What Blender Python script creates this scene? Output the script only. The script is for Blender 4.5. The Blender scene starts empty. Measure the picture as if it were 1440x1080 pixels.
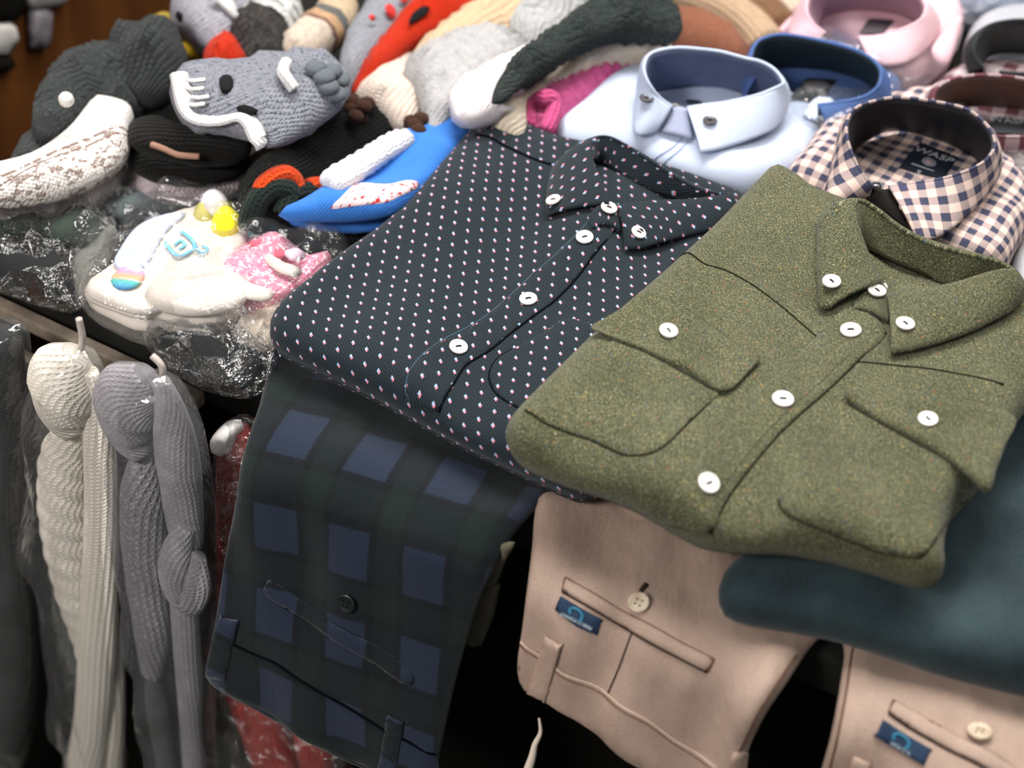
import bpy, math, random
import numpy as np
from mathutils import Vector, Matrix
from mathutils.geometry import delaunay_2d_cdt

random.seed(7); rng = np.random.default_rng(7)
SC = bpy.context.scene
COL = SC.collection
# ------------------------------------------------------------------ camera
TZ = 0.78                      # table top height (metres)
FPX = 2300.0                   # focal length in pixels of the 1440x1080 frame
PITCH, YAW, ROLL = math.radians(42), math.radians(27.6), math.radians(4.0)
_F = np.array([-math.sin(YAW)*math.cos(PITCH), math.cos(YAW)*math.cos(PITCH), -math.sin(PITCH)])
_R0 = np.array([math.cos(YAW), math.sin(YAW), 0.0]); _U0 = np.cross(_R0, _F)
_R = _R0*math.cos(ROLL) + _U0*math.sin(ROLL); _U = _U0*math.cos(ROLL) - _R0*math.sin(ROLL)
def rdir(px, py): return _F*FPX + _R*(px-720) + _U*(540-py)
_d = rdir(720, 718); CAM = np.array([0, 0, TZ]) - _d/FPX*0.97
cam = bpy.data.cameras.new('camera'); camo = bpy.data.objects.new('camera', cam); COL.objects.link(camo)
camo.matrix_world = Matrix(((_R[0], _U[0], -_F[0], CAM[0]), (_R[1], _U[1], -_F[1], CAM[1]), (_R[2], _U[2], -_F[2], CAM[2]), (0, 0, 0, 1)))
cam.sensor_width = 36; cam.lens = 36*FPX/1440; cam.clip_start = 0.02
cam.dof.use_dof = True; cam.dof.focus_distance = 1.02; cam.dof.aperture_fstop = 3.9; cam.dof.aperture_blades = 7
SC.camera = camo
# ------------------------------------------------------------------ light
vs = SC.view_settings; vs.view_transform = 'Standard'; vs.look = 'None'; vs.exposure = -0.2; vs.gamma = 1.0; vs.use_curve_mapping = False
w = bpy.data.worlds.new('world'); SC.world = w; w.use_nodes = True
w.node_tree.nodes['Background'].inputs[0].default_value = (0.86, 0.92, 1.0, 1); w.node_tree.nodes['Background'].inputs[1].default_value = 0.15
def area(name, loc, target, sx, sy, power, col):
    l = bpy.data.lights.new(name, 'AREA'); l.shape = 'RECTANGLE'; l.size = sx; l.size_y = sy; l.energy = power; l.color = col
    o = bpy.data.objects.new(name, l); COL.objects.link(o); o.location = loc
    o.rotation_euler = (Vector(target)-Vector(loc)).to_track_quat('-Z', 'Y').to_euler(); return o
area('overhead_light', (-0.35, 0.75, 2.5), (0.05, 0.2, TZ), 1.3, 0.5, 58, (1.0, 0.97, 0.92))
area('overhead_light', (0.9, 0.9, 2.6), (0.1, 0.2, TZ), 0.35, 1.4, 22, (1.0, 0.96, 0.9))
area('bag_fill_light', (-0.5, -1.35, 1.95), (-0.30, -0.05, .62), .5, .4, 4.2, (1.0, 0.96, 0.92)).data.spread = math.radians(62)  # added fill aimed at the hanging bags, spread narrowed to spare the shirts
area('overhead_light', (0.3, -1.6, 2.6), (0.1, 0.0, TZ-.1), 1.4, .5, 7, (1.0, 0.95, 0.9))  # front fill, added to brighten the hanging trousers
area('overhead_light', (-0.9, 0.3, 2.6), (-0.4, 0.2, TZ), 0.3, 1.2, 6, (0.95, 0.98, 1.0))

# ------------------------------------------------------------------ surfaces and pixel hits
def project(P):
    q = np.asarray(P) - CAM; z = q @ _F
    return np.stack([720 + FPX*(q @ _R)/z, 540 - FPX*(q @ _U)/z], -1)
class Flat:
    """plane at height z above the table, tilted by tx about X at y0, normal up; u,v run along X,Y"""
    def __init__(s, z, tx=0.0, y0=0.0, ty=0.0, x0=0.0):
        s.z = TZ+z; s.tx = math.radians(tx); s.y0 = y0; s.ty = math.radians(ty); s.x0 = x0
    def to3(s, u, v, h):
        u = np.asarray(u, float); v = np.asarray(v, float); h = np.asarray(h, float)+0*u
        c, sn = math.cos(s.tx), math.sin(s.tx); c2, s2 = math.cos(s.ty), math.sin(s.ty)
        x = s.x0+(u-s.x0)*c2 - h*s2; hh = h*c2 + (u-s.x0)*s2
        return np.stack([x, s.y0 + (v-s.y0)*c - hh*sn, s.z + (v-s.y0)*sn + hh*c], -1)
class Drape:
    """cloth over the table's front edge: flat (tilt t) for v>0, bend of radius R through angle A, then straight down"""
    def __init__(s, z, t=0.0, R=0.03, A=80, y0=0.0):
        s.z = TZ+z; s.t = math.radians(t); s.R = R; s.A = math.radians(A); s.y0 = y0
    def to3(s, u, v, h):
        u = np.asarray(u, float); v = np.asarray(v, float); h = np.asarray(h, float)+0*u
        a = np.clip(-v/s.R, 0, s.A); th = s.t+a
        y = -s.R*(np.sin(th)-math.sin(s.t)); z = s.R*(np.cos(th)-math.cos(s.t))
        fl = np.maximum(v, 0); ex = np.maximum(-v - s.R*s.A, 0)
        y = y + fl*math.cos(s.t) - ex*np.cos(th); z = z + fl*math.sin(s.t) - ex*np.sin(th)
        y = y - h*np.sin(th); z = z + h*np.cos(th)
        return np.stack([u, s.y0+y, s.z+z], -1)
class Wall:
    """upright plane facing the customer (normal -Y), leaning back by 'lean'; v runs up"""
    def __init__(s, y, lean=0.0): s.y = y; s.l = math.radians(lean)
    def to3(s, u, v, h):
        u = np.asarray(u, float); v = np.asarray(v, float); h = np.asarray(h, float)+0*u
        return np.stack([u, s.y + v*math.sin(s.l) - h*math.cos(s.l), TZ + v*math.cos(s.l) + h*math.sin(s.l)], -1)
class On:
    """surface S raised by a height function"""
    def __init__(s, S, H, off=0.0): s.S = S; s.H = H; s.off = off
    def to3(s, u, v, h): return s.S.to3(u, v, np.asarray(h)+s.H(u, v)+s.off)
def hit(S, pts, h=0.0):
    pts = np.asarray(pts, float).reshape(-1, 2); n = len(pts); h = np.zeros(n)+h
    if isinstance(S, On):                                 # first crossing of the raised surface, coming down the ray
        hs = np.linspace(.075, -.004, 22); g = []; uvs = []
        for t in hs:
            q = hit(S.S, pts, h+S.off+t); uvs.append(q); g.append(S.H(q[:, 0], q[:, 1])-t)
        g = np.array(g); k = np.argmax(g >= 0, 0); k = np.where((g >= 0).any(0), k, len(hs)-1); k = np.maximum(k, 1); r = np.arange(n)
        hi = hs[k-1]; lo = hs[k]
        for _ in range(6):
            md = (hi+lo)/2; q = hit(S.S, pts, h+S.off+md); up = S.H(q[:, 0], q[:, 1]) >= md
            lo = np.where(up, md, lo); hi = np.where(up, hi, md)
        return q
    uv = np.zeros((n, 2))
    d = _F[None]*FPX+_R[None]*(pts[:, :1]-720)+_U[None]*(540-pts[:, 1:])      # start: ray with a horizontal plane
    uv = (CAM+d*((TZ+.03-CAM[2])/d[:, 2:]))[:, :2].copy()
    e = 1e-4
    for _ in range(40):
        p0 = project(S.to3(uv[:, 0], uv[:, 1], h)); r = pts-p0
        if np.abs(r).max() < 0.02: break
        ju = (project(S.to3(uv[:, 0]+e, uv[:, 1], h))-p0)/e; jv = (project(S.to3(uv[:, 0], uv[:, 1]+e, h))-p0)/e
        det = ju[:, 0]*jv[:, 1]-jv[:, 0]*ju[:, 1]; det = np.where(np.abs(det) < 1e3, 1e3*np.sign(det+1e-9), det)
        du = (r[:, 0]*jv[:, 1]-jv[:, 0]*r[:, 1])/det; dv = (ju[:, 0]*r[:, 1]-r[:, 0]*ju[:, 1])/det
        uv[:, 0] += np.clip(du, -.06, .06); uv[:, 1] += np.clip(dv, -.06, .06)
    return uv
def hit3(S, pts, h=0.0):
    uv = hit(S, pts, h); return S.to3(uv[:, 0], uv[:, 1], np.zeros(len(uv))+h)
def crom(P, n, closed=False):
    P = np.asarray(P, float); m = len(P); out = []
    rg = m if closed else m-1
    for i in range(rg):
        if closed: a, b, c, d = P[(i-1) % m], P[i], P[(i+1) % m], P[(i+2) % m]
        else: a, b, c, d = P[max(i-1, 0)], P[i], P[i+1], P[min(i+2, m-1)]
        for k in range(n):
            t = k/n
            out.append(0.5*((2*b)+(c-a)*t+(2*a-5*b+4*c-d)*t*t+(3*b-a-3*c+d)*t**3))
    if not closed: out.append(P[-1])
    return np.array(out)
def resample(P, s, closed=False):
    Q = np.vstack([P, P[:1]]) if closed else P
    L = np.r_[0, np.cumsum(np.linalg.norm(np.diff(Q, axis=0), axis=1))]
    n = max(int(round(L[-1]/s)), 4); t = np.linspace(0, L[-1], n+1)
    R = np.stack([np.interp(t, L, Q[:, k]) for k in range(Q.shape[1])], -1)
    return R[:-1] if closed else R
def seg_dist(P, B):
    """distance from points P to closed polyline B, with outward direction"""
    A = B; C = np.roll(B, -1, 0); D = C-A; L2 = (D**2).sum(1)+1e-18
    best = np.full(len(P), 1e9); near = np.zeros_like(P)
    for i0 in range(0, len(P), 4000):
        p = P[i0:i0+4000]
        t = np.clip(((p[:, None]-A[None])*D[None]).sum(2)/L2, 0, 1); q = A[None]+t[..., None]*D[None]
        dd = ((p[:, None]-q)**2).sum(2); k = dd.argmin(1); r = np.arange(len(p))
        best[i0:i0+4000] = np.sqrt(dd[r, k]); near[i0:i0+4000] = q[r, k]
    return best, near
def inside(P, B):
    x, y = P[:, 0], P[:, 1]; r = np.zeros(len(P), bool); A = B; C = np.roll(B, -1, 0)
    for (x1, y1), (x2, y2) in zip(A, C):
        if y1 == y2: continue
        r ^= ((y1 > y) != (y2 > y)) & (x < (x2-x1)*(y-y1)/(y2-y1)+x1)
    return r
class Wob:
    """smooth random relief"""
    def __init__(s, amp, wl, n=9, stretch=(1, 1), seed=0):
        r = np.random.default_rng(seed); a = r.uniform(0, 2*math.pi, n); k = 2*math.pi/wl*r.uniform(.55, 1.5, n)
        s.kx = np.cos(a)*k/stretch[0]; s.ky = np.sin(a)*k/stretch[1]; s.ph = r.uniform(0, 6.28, n); s.a = amp/math.sqrt(n)*1.4
    def __call__(s, u, v):
        u = np.asarray(u, float); v = np.asarray(v, float); o = 0*u
        for kx, ky, p in zip(s.kx, s.ky, s.ph): o = o+np.sin(kx*u+ky*v+p)
        return o*s.a
# ------------------------------------------------------------------ objects
def empty(name, loc, label=None, cat=None, group=None):
    o = bpy.data.objects.new(name, None); COL.objects.link(o); o.location = loc; o.empty_display_size = .02
    if label: tag(o, label, cat, group)
    return o
def tag(o, label, cat, group=None):
    o['label'] = label; o['category'] = cat
    if group: o['group'] = group
    return o
def build(name, V, Fc, mat, parent=None, uv=None, uvn=None, smooth=True, label=None):
    V = np.asarray(V, float); me = bpy.data.meshes.new(name)
    org = np.zeros(3)
    if parent is not None:
        p = parent
        while p is not None: org = org+np.array(p.location); p = p.parent
        loc = (0, 0, 0)
    else:
        org = np.array([V[:, 0].mean(), V[:, 1].mean(), V[:, 2].min()]); loc = org
    me.from_pydata((V-org).tolist(), [], [list(map(int, f)) for f in Fc])
    for nm, dat in (('UVMap', uv), ('span', uvn)):
        if dat is None: continue
        ly = me.uv_layers.new(name=nm); idx = np.zeros(len(me.loops), int); me.loops.foreach_get('vertex_index', idx)
        ly.data.foreach_set('uv', np.asarray(dat, float)[idx].ravel())
    if smooth: me.polygons.foreach_set('use_smooth', [True]*len(me.polygons))
    me.materials.append(mat); me.update()
    o = bpy.data.objects.new(name, me); COL.objects.link(o); o.parent = parent; o.location = loc
    if label: o['label'] = label
    return o
def uv_frame(S, uvd, h=0.0):
    """fabric axes: v from the first pixel towards the second"""
    q = hit(S, uvd, h); d = q[1]-q[0]; L = np.linalg.norm(d); d = d/L
    return q[0], np.array([d[1], -d[0]]), d, L
def pillow(name, S, poly, up, down, rim, mat, parent=None, sp=0.006, uvd=None, disp=None, sm=0, px=True, h0=0.0, closedpoly=True, smooth=True, label=None, corner=6, low=False):
    """soft body: outline (photo pixels on surface S) inflated above and below S with a rounded rim. Returns (object, height function)"""
    q = hit(S, poly, h0) if px else np.asarray(poly, float)
    B = crom(q, corner, True) if corner > 1 else q
    B = resample(B, sp, True)
    ar = 0.5*np.sum(B[:, 0]*np.roll(B[:, 1], -1)-np.roll(B[:, 0], -1)*B[:, 1])
    if ar < 0: B = B[::-1]
    T = np.roll(B, -1, 0)-np.roll(B, 1, 0); T /= np.linalg.norm(T, axis=1)[:, None]+1e-12; Nin = np.stack([-T[:, 1], T[:, 0]], -1)
    pts = [B]
    for th in ((70, 48, 26) if not low else (55,)):
        d = rim*(1-math.sin(math.radians(th))); Rg = B+Nin*d
        dd, _ = seg_dist(Rg, B); ok = (dd > d*.93) & inside(Rg, B); pts.append(Rg[ok])
    mn, mx = B.min(0), B.max(0); xs = np.arange(mn[0], mx[0], sp); ys = np.arange(mn[1], mx[1], sp*.87)
    G = np.array([(x+(sp/2 if j % 2 else 0), y) for j, y in enumerate(ys) for x in xs])
    if len(G):
        G = G[inside(G, B)]; dd, _ = seg_dist(G, B) if len(G) else (np.zeros(0), 0); G = G[dd > (rim*.86 if not low else rim*.4)] if rim < 1e3 else G
    pts.append(G.reshape(-1, 2)); P = np.vstack(pts); nb = len(B)
    vo, _, tris, ov, _, _ = delaunay_2d_cdt([Vector(p) for p in P], [(i, (i+1) % nb) for i in range(nb)], [], 1, 1e-7)
    P = np.array([tuple(v) for v in vo]); tris = np.array([t for t in tris if len(t) == 3])
    d, near = seg_dist(P, B); onb = d < 1e-6
    x = np.clip(d/rim, 0, 1); prof = np.sqrt(np.maximum(1-(1-x)**2, 0))
    if sm:
        nbr = [[] for _ in P]
        E = np.unique(np.sort(np.vstack([tris[:, [0, 1]], tris[:, [1, 2]], tris[:, [2, 0]]]), 1), axis=0)
        deg = np.bincount(E.ravel(), minlength=len(P)).astype(float)
        for _ in range(sm):
            s = np.bincount(E[:, 0], prof[E[:, 1]], len(P))+np.bincount(E[:, 1], prof[E[:, 0]], len(P))
            prof = np.where(onb, 0, .35*prof+.65*s/np.maximum(deg, 1))
    dz = disp(P[:, 0], P[:, 1]) if disp is not None else 0*d
    fade = np.clip(d/(rim*.6+1e-9), 0, 1)
    hu = up*prof+dz*fade; hd = -down*prof
    VT = S.to3(P[:, 0], P[:, 1], hu+h0)
    inner = np.where(~onb)[0]; mp = np.arange(len(P)); mp[inner] = len(P)+np.arange(len(inner))
    VB = S.to3(P[inner, 0], P[inner, 1], hd[inner]+h0)
    V = np.vstack([VT, VB]); Fc = np.vstack([tris, mp[tris][:, ::-1]])
    # fabric coordinates (metres), unrolled round the rim
    nd = near-P; nl = np.linalg.norm(nd, axis=1); nd = np.where(nl[:, None] > 1e-7, nd/np.maximum(nl, 1e-7)[:, None], 0)
    bi = np.where(onb)[0]
    if len(bi):
        k = ((P[bi][:, None]-B[None])**2).sum(2).argmin(1); nd[bi] = -Nin[k]
    th = np.arcsin(np.clip(1-x, 0, 1)); rr = (rim*th*(.5+.5*up/max(rim, 1e-6)) if up > 0 else 0*x); extra = np.where(x < 1, np.maximum(rr-rim*np.sin(th), 0), 0)
    W = P+nd*extra[:, None]; Wb = P[inner]
    if uvd is not None: o0, a0, d0, L = uv_frame(S, uvd, h0)
    else: o0, a0, d0, L = B.min(0), np.array([1., 0]), np.array([0., 1]), max(np.ptp(B[:, 0]), np.ptp(B[:, 1]))
    U = np.vstack([W, Wb])-o0; uv = np.stack([U @ a0, U @ d0], -1)
    ob = build(name, V, Fc, mat, parent, uv, uv/L, smooth, label)
    def H(u, v):
        u = np.asarray(u, float); v = np.asarray(v, float); sh = u.shape
        Q = np.stack([u.ravel(), v.ravel()], -1); dd, _ = seg_dist(Q, B); ins = inside(Q, B)
        xx = np.clip(dd/rim, 0, 1)*ins; z = up*np.sqrt(np.maximum(1-(1-xx)**2, 0))
        if disp is not None: z = z+disp(Q[:, 0], Q[:, 1])*np.clip(dd/(rim*.6+1e-9), 0, 1)*ins
        return (z+h0).reshape(sh)
    return ob, H
def tube(name, P, r, mat, parent=None, n=7, caps=True, flat=1.0, closed=False, label=None):
    P = np.asarray(P, float); m = len(P); r = np.zeros(m)+r
    T = np.gradient(P, axis=0); T /= np.linalg.norm(T, axis=1)[:, None]+1e-12
    ref = np.array([0, 0, 1.]) if abs(T[:, 2]).mean() < .8 else np.array([0, -1., 0])
    V = []; U = []; L = np.r_[0, np.cumsum(np.linalg.norm(np.diff(P, axis=0), axis=1))]
    for i in range(m):
        a = np.cross(T[i], ref); a /= np.linalg.norm(a)+1e-12; b = np.cross(a, T[i])
        for k in range(n):
            t = 2*math.pi*k/n; V.append(P[i]+a*math.cos(t)*r[i]+b*math.sin(t)*r[i]*flat); U.append((t/6.283*r[i]*6, L[i]))
    Fc = [(i*n+k, i*n+(k+1) % n, (i+1)*n+(k+1) % n, (i+1)*n+k) for i in range(m-1) for k in range(n)]
    if caps: Fc += [tuple(range(n))[::-1], tuple((m-1)*n+k for k in range(n))]
    U = np.array(U); return build(name, V, Fc, mat, parent, U, U/max(L[-1], 1e-6), True, label)
def seam(S, H, pts, mat, parent, name='seam', r=.0007, off=.0002, step=.004):
    """stitched seam lying on a body: a thin line through photo pixels"""
    S2 = On(S, H) if H else S
    uv = resample(crom(hit(S2, pts), 6), step); P = S2.to3(uv[:, 0], uv[:, 1], off+0*uv[:, 0])
    return tube(name, P, r, mat, parent, 5)
def loft(name, curves, mat, parent=None, nu=40, nv=8, th=.0016, uvs=None, label=None, bulge=0.0, uvo=(0, 0), rot=0.0, thn=None):
    """cloth sheet of real thickness through a list of 3D curves (each along u); fabric coords from arc length"""
    C = [resample(crom(np.asarray(c, float), 8), 1e9) if False else crom(np.asarray(c, float), 8) for c in curves]
    C = [np.stack([np.interp(np.linspace(0, 1, nu+1), np.linspace(0, 1, len(c)), c[:, k]) for k in range(3)], -1) for c in C]
    G = np.array([crom(np.array([c[i] for c in C]), 6) for i in range(nu+1)])
    G = np.stack([np.stack([np.interp(np.linspace(0, 1, nv+1), np.linspace(0, 1, G.shape[1]), G[i, :, k]) for k in range(3)], -1) for i in range(nu+1)])
    du = np.gradient(G, axis=0); dv = np.gradient(G, axis=1); N = np.cross(du, dv); N /= np.linalg.norm(N, axis=2)[..., None]+1e-12
    if bulge:
        s = np.sin(np.linspace(0, math.pi, nv+1)); G = G+N*(bulge*s)[None, :, None]
    Lu = np.r_[0, np.cumsum(np.linalg.norm(np.diff(G, axis=0), axis=2).mean(1))]
    Lv = np.concatenate([np.zeros((nu+1, 1)), np.cumsum(np.linalg.norm(np.diff(G, axis=1), axis=2), axis=1)], 1)
    V = np.vstack([(G+N*th/2).reshape(-1, 3), (G-N*th/2).reshape(-1, 3)]); n = (nu+1)*(nv+1); w = nv+1
    F1 = [(i*w+j, (i+1)*w+j, (i+1)*w+j+1, i*w+j+1) for i in range(nu) for j in range(nv)]
    Fc = F1+[tuple(n+k for k in f[::-1]) for f in F1]
    rimv = [i*w for i in range(nu+1)]+[nu*w+j for j in range(1, w)]+[i*w+nv for i in range(nu-1, -1, -1)]+[j for j in range(nv-1, 0, -1)]
    Fc += [(rimv[k], n+rimv[k], n+rimv[(k+1) % len(rimv)], rimv[(k+1) % len(rimv)]) for k in range(len(rimv))]
    Fc = [f[::-1] for f in Fc] if False else Fc
    T0 = np.gradient(G[:, 0], axis=0); T0 /= np.linalg.norm(T0, axis=1)[:, None]+1e-12
    sh = ((G-G[:, :1])*T0[:, None]).sum(2); L0 = np.r_[0, np.cumsum(np.linalg.norm(np.diff(G[:, 0], axis=0), axis=1))]
    U = np.stack([L0[:, None]+sh+uvo[0], np.sqrt(np.maximum(Lv**2-sh**2, 0))+uvo[1]], -1).reshape(-1, 2)
    if rot: c, s = math.cos(rot), math.sin(rot); U = np.stack([U[:, 0]*c-U[:, 1]*s, U[:, 0]*s+U[:, 1]*c], -1)
    if uvs == 'swap': U = U[:, ::-1]
    U = np.vstack([U, U]); return build(name, V, Fc, mat, parent, U, U/max(Lu[-1], 1e-6), True, label)
def frame_at(S, uv):
    e = 1e-4; u, v = uv; p = S.to3(u, v, 0.0); a = S.to3(u+e, v, 0.0)-p; b = S.to3(u, v+e, 0.0)-p
    n = np.cross(a, b); n /= np.linalg.norm(n); a = a/np.linalg.norm(a); b = np.cross(n, a); return p, a, b, n
def lathe(prof, n=20):
    V = []; Fc = []; m = len(prof)
    for r, z in prof:
        for k in range(n): t = 2*math.pi*k/n; V.append((r*math.cos(t), r*math.sin(t), z))
    Fc = [(i*n+k, i*n+(k+1) % n, (i+1)*n+(k+1) % n, (i+1)*n+k) for i in range(m-1) for k in range(n)]
    Fc += [tuple(range(n))[::-1], tuple((m-1)*n+k for k in range(n))]; return np.array(V), Fc
def button(S, H, px, r, mat, tmat, parent, holes=2, off=.0012, ang=0.6, label=None, tilt=None):
    """sewn button: dished disc with a raised rim and the thread through its holes"""
    S2 = On(S, H) if H else S
    uv = hit(S2, [px])[0]; p, a, b, n = frame_at(S2, uv)
    if tilt is not None:
        n = n+np.asarray(tilt, float); n /= np.linalg.norm(n); a = np.cross(b, n); a /= np.linalg.norm(a); b = np.cross(n, a)
    pr = [(r*.5, -.0004), (r*.93, 0), (r, .0006), (r*.97, .0013), (r*.88, .0016), (r*.76, .0013), (r*.62, .0010), (r*.3, .0009), (r*.05, .0009)]
    V, Fc = lathe(pr, 22); W = p+n*off+V[:, :1]*a+V[:, 1:2]*b+V[:, 2:]*n
    bo = build('button', W, Fc, mat, parent, None, None, True, label)
    if holes == 2:
        c, s = math.cos(ang), math.sin(ang); q = [(-.24*r, 0), (.24*r, 0)]
        P = [p+n*(off+z)+(x*c)*a+(x*s)*b for x, z in ((-.28*r, .0007), (-.2*r, .0015), (.2*r, .0015), (.28*r, .0007))]
        tube('thread', crom(np.array(P), 3), r*.085, tmat, bo, 6)
    else:
        for sx, sy in ((1, 1), (-1, 1), (-1, -1), (1, -1)):
            c = p+n*(off+.0009)+(a*sx+b*sy)*r*.24; V, Fc = lathe([(r*.1, 0), (r*.09, .0003)], 8)
            build('button_hole', c+V[:, :1]*a+V[:, 1:2]*b+V[:, 2:]*n, Fc, tmat, bo)
    return bo
# ------------------------------------------------------------------ procedural materials
def lin(c):
    c = [x/255 for x in c]; return tuple(x/12.92 if x <= .04045 else ((x+.055)/1.055)**2.4 for x in c)
class E:
    """a socket with arithmetic"""
    def __init__(s, t, k): s.t = t; s.k = k
    def m(s, op, *o, clamp=False):
        n = s.t.nodes.new('ShaderNodeMath'); n.operation = op; n.use_clamp = clamp
        for i, x in enumerate((s,)+o):
            if isinstance(x, E): s.t.links.new(x.k, n.inputs[i])
            else: n.inputs[i].default_value = x
        return E(s.t, n.outputs[0])
    def __add__(s, o): return s.m('ADD', o)
    def __radd__(s, o): return s.m('ADD', o)
    def __sub__(s, o): return s.m('SUBTRACT', o)
    def __mul__(s, o): return s.m('MULTIPLY', o)
    __rmul__ = __mul__
    def fr(s): return s.m('FRACT')
    def lt(s, o): return s.m('LESS_THAN', o)
    def gt(s, o): return s.m('GREATER_THAN', o)
    def abs(s): return s.m('ABSOLUTE')
    def sin(s): return s.m('SINE')
def start(name, rough=.85, spec=.2):
    m = bpy.data.materials.new(name); m.use_nodes = True; t = m.node_tree; b = t.nodes['Principled BSDF']
    b.inputs['Roughness'].default_value = rough; b.inputs['Specular IOR Level'].default_value = spec
    return m, t, b
def UV(t, layer='UVMap'):
    n = t.nodes.new('ShaderNodeUVMap'); n.uv_map = layer; s = t.nodes.new('ShaderNodeSeparateXYZ'); t.links.new(n.outputs[0], s.inputs[0])
    return E(t, s.outputs[0]), E(t, s.outputs[1]), n.outputs[0]
def noise(t, vec, scale, detail=2, rough=.5, col=False):
    n = t.nodes.new('ShaderNodeTexNoise'); t.links.new(vec, n.inputs['Vector']); n.inputs['Scale'].default_value = scale
    n.inputs['Detail'].default_value = detail; n.inputs['Roughness'].default_value = rough
    return n.outputs['Color'] if col else E(t, n.outputs['Fac'])
def vec(t, x, y):
    n = t.nodes.new('ShaderNodeCombineXYZ')
    for i, q in enumerate((x, y)):
        if isinstance(q, E): t.links.new(q.k, n.inputs[i])
        else: n.inputs[i].default_value = q
    return n.outputs[0]
def mix(t, f, a, b):
    n = t.nodes.new('ShaderNodeMix'); n.data_type = 'RGBA'
    if isinstance(f, E): t.links.new(f.k, n.inputs[0])
    else: n.inputs[0].default_value = f
    for i, x in ((6, a), (7, b)):
        if isinstance(x, (tuple, list)): n.inputs[i].default_value = (*x[:3], 1)
        else: t.links.new(x, n.inputs[i])
    return n.outputs[2]
def ramp(t, f, stops, const=False):
    n = t.nodes.new('ShaderNodeValToRGB'); t.links.new(f.k, n.inputs[0]); cr = n.color_ramp
    if const: cr.interpolation = 'CONSTANT'
    while len(cr.elements) < len(stops): cr.elements.new(.5)
    for e, (p, c) in zip(cr.elements, stops): e.position = p; e.color = (*c, 1)
    return n.outputs[0]
def bump(t, b, h, dist, strength=1.0):
    n = t.nodes.new('ShaderNodeBump'); t.links.new(h.k if isinstance(h, E) else h, n.inputs['Height']); n.inputs['Distance'].default_value = dist
    n.inputs['Strength'].default_value = strength; t.links.new(n.outputs[0], b.inputs['Normal'])
def color(t, b, c):
    if isinstance(c, (tuple, list)): b.inputs['Base Color'].default_value = (*c, 1)
    else: t.links.new(c, b.inputs['Base Color'])
def plain(name, c, rough=.7, spec=.3, metal=0.0):
    m, t, b = start(name, rough, spec); color(t, b, lin(c)); b.inputs['Metallic'].default_value = metal; return m
def m_tweed(name, mul=1.0):
    m, t, b = start(name, .95, .08); u, v, k = UV(t)
    wv = ((u*5200.).sin()*(v*5200.).sin())*.5+.5
    n1 = noise(t, vec(t, u*1.0, v*.3), 2300, 2, .6)*.5+noise(t, vec(t, u*.3, v*1.0), 2300, 2, .6)*.5; n2 = noise(t, k, 210, 3, .6); n3 = noise(t, k, 30, 2)
    f = n1*1.1-.05+wv*.08+(n2-.5)*.10+(n3-.5)*.08
    c = ramp(t, f, [(.42, lin((28, 32, 21))), (.53, lin((76, 79, 56))), (.60, lin((104, 104, 79))), (.74, lin((190, 182, 148)))])
    for sc, th, cc, se in ((560, .010, (170, 92, 52), 0), (520, .026, (58, 92, 112), 3.7), (600, .014, (176, 152, 78), 9.1), (480, .03, (30, 60, 50), 5.5)):
        vn = t.nodes.new('ShaderNodeTexVoronoi'); t.links.new(vec(t, u+se, v*1.3+se), vn.inputs['Vector']); vn.inputs['Scale'].default_value = sc
        sp = t.nodes.new('ShaderNodeSeparateColor'); t.links.new(vn.outputs['Color'], sp.inputs[0])
        mk = E(t, sp.outputs[0]).lt(th)*E(t, vn.outputs['Distance']).lt(.42)
        c = mix(t, mk*.55, c, lin(cc))
    color(t, b, c); bump(t, b, n1*1.0+wv*.4+n2*.4, .0008, .6)
    b.inputs['Sheen Weight'].default_value = .15; b.inputs['Sheen Roughness'].default_value = .5
    return m
def m_dots(name):
    m, t, b = start(name, .92, .12); u, v, k = UV(t)
    nn = noise(t, k, 60, 2); tw = ((u*.55+v)*3600.).sin()
    c = mix(t, tw*.5+.5, lin((20, 27, 33)), lin((42, 54, 61)))
    c = mix(t, noise(t, k, 900, 1)*.5, c, lin((30, 36, 42)))
    for o in (0.0, .5):
        fu = ((u*(1/.0107)+o).fr()-.5)*.0107; fv = ((v*(1/.0164)+o).fr()-.5)*.0164
        sh = fv+fu*.35
        left = (fu+.0006).abs().lt(.00062)*sh.abs().lt(.0009); right = (fu-.0006).abs().lt(.00062)*(sh+.00025).abs().lt(.0009)
        c = mix(t, left, c, lin((160, 190, 222))); c = mix(t, right, c, lin((226, 142, 158)))
    color(t, b, c); bump(t, b, tw*.5+nn*.4, .0005, .7); b.inputs['Sheen Weight'].default_value = .12
    return m
def m_check(name, ca, cb, st, rot=0.0, bumpd=.0003, fade=None):
    m, t, b = start(name, .85, .2); u, v, k = UV(t)
    if rot: c0, s0 = math.cos(rot), math.sin(rot); u, v = u*c0-v*s0, u*s0+v*c0
    a = (u*(.5/st)).fr().lt(.5); q = (v*(.5/st)).fr().lt(.5); f = (a+q)*.5
    n = noise(t, k, 400, 2); f = f*.92+n*.08
    c = mix(t, f, lin(ca), lin(cb)); color(t, b, c); bump(t, b, noise(t, k, 1500, 1), bumpd, .4); return m
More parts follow.
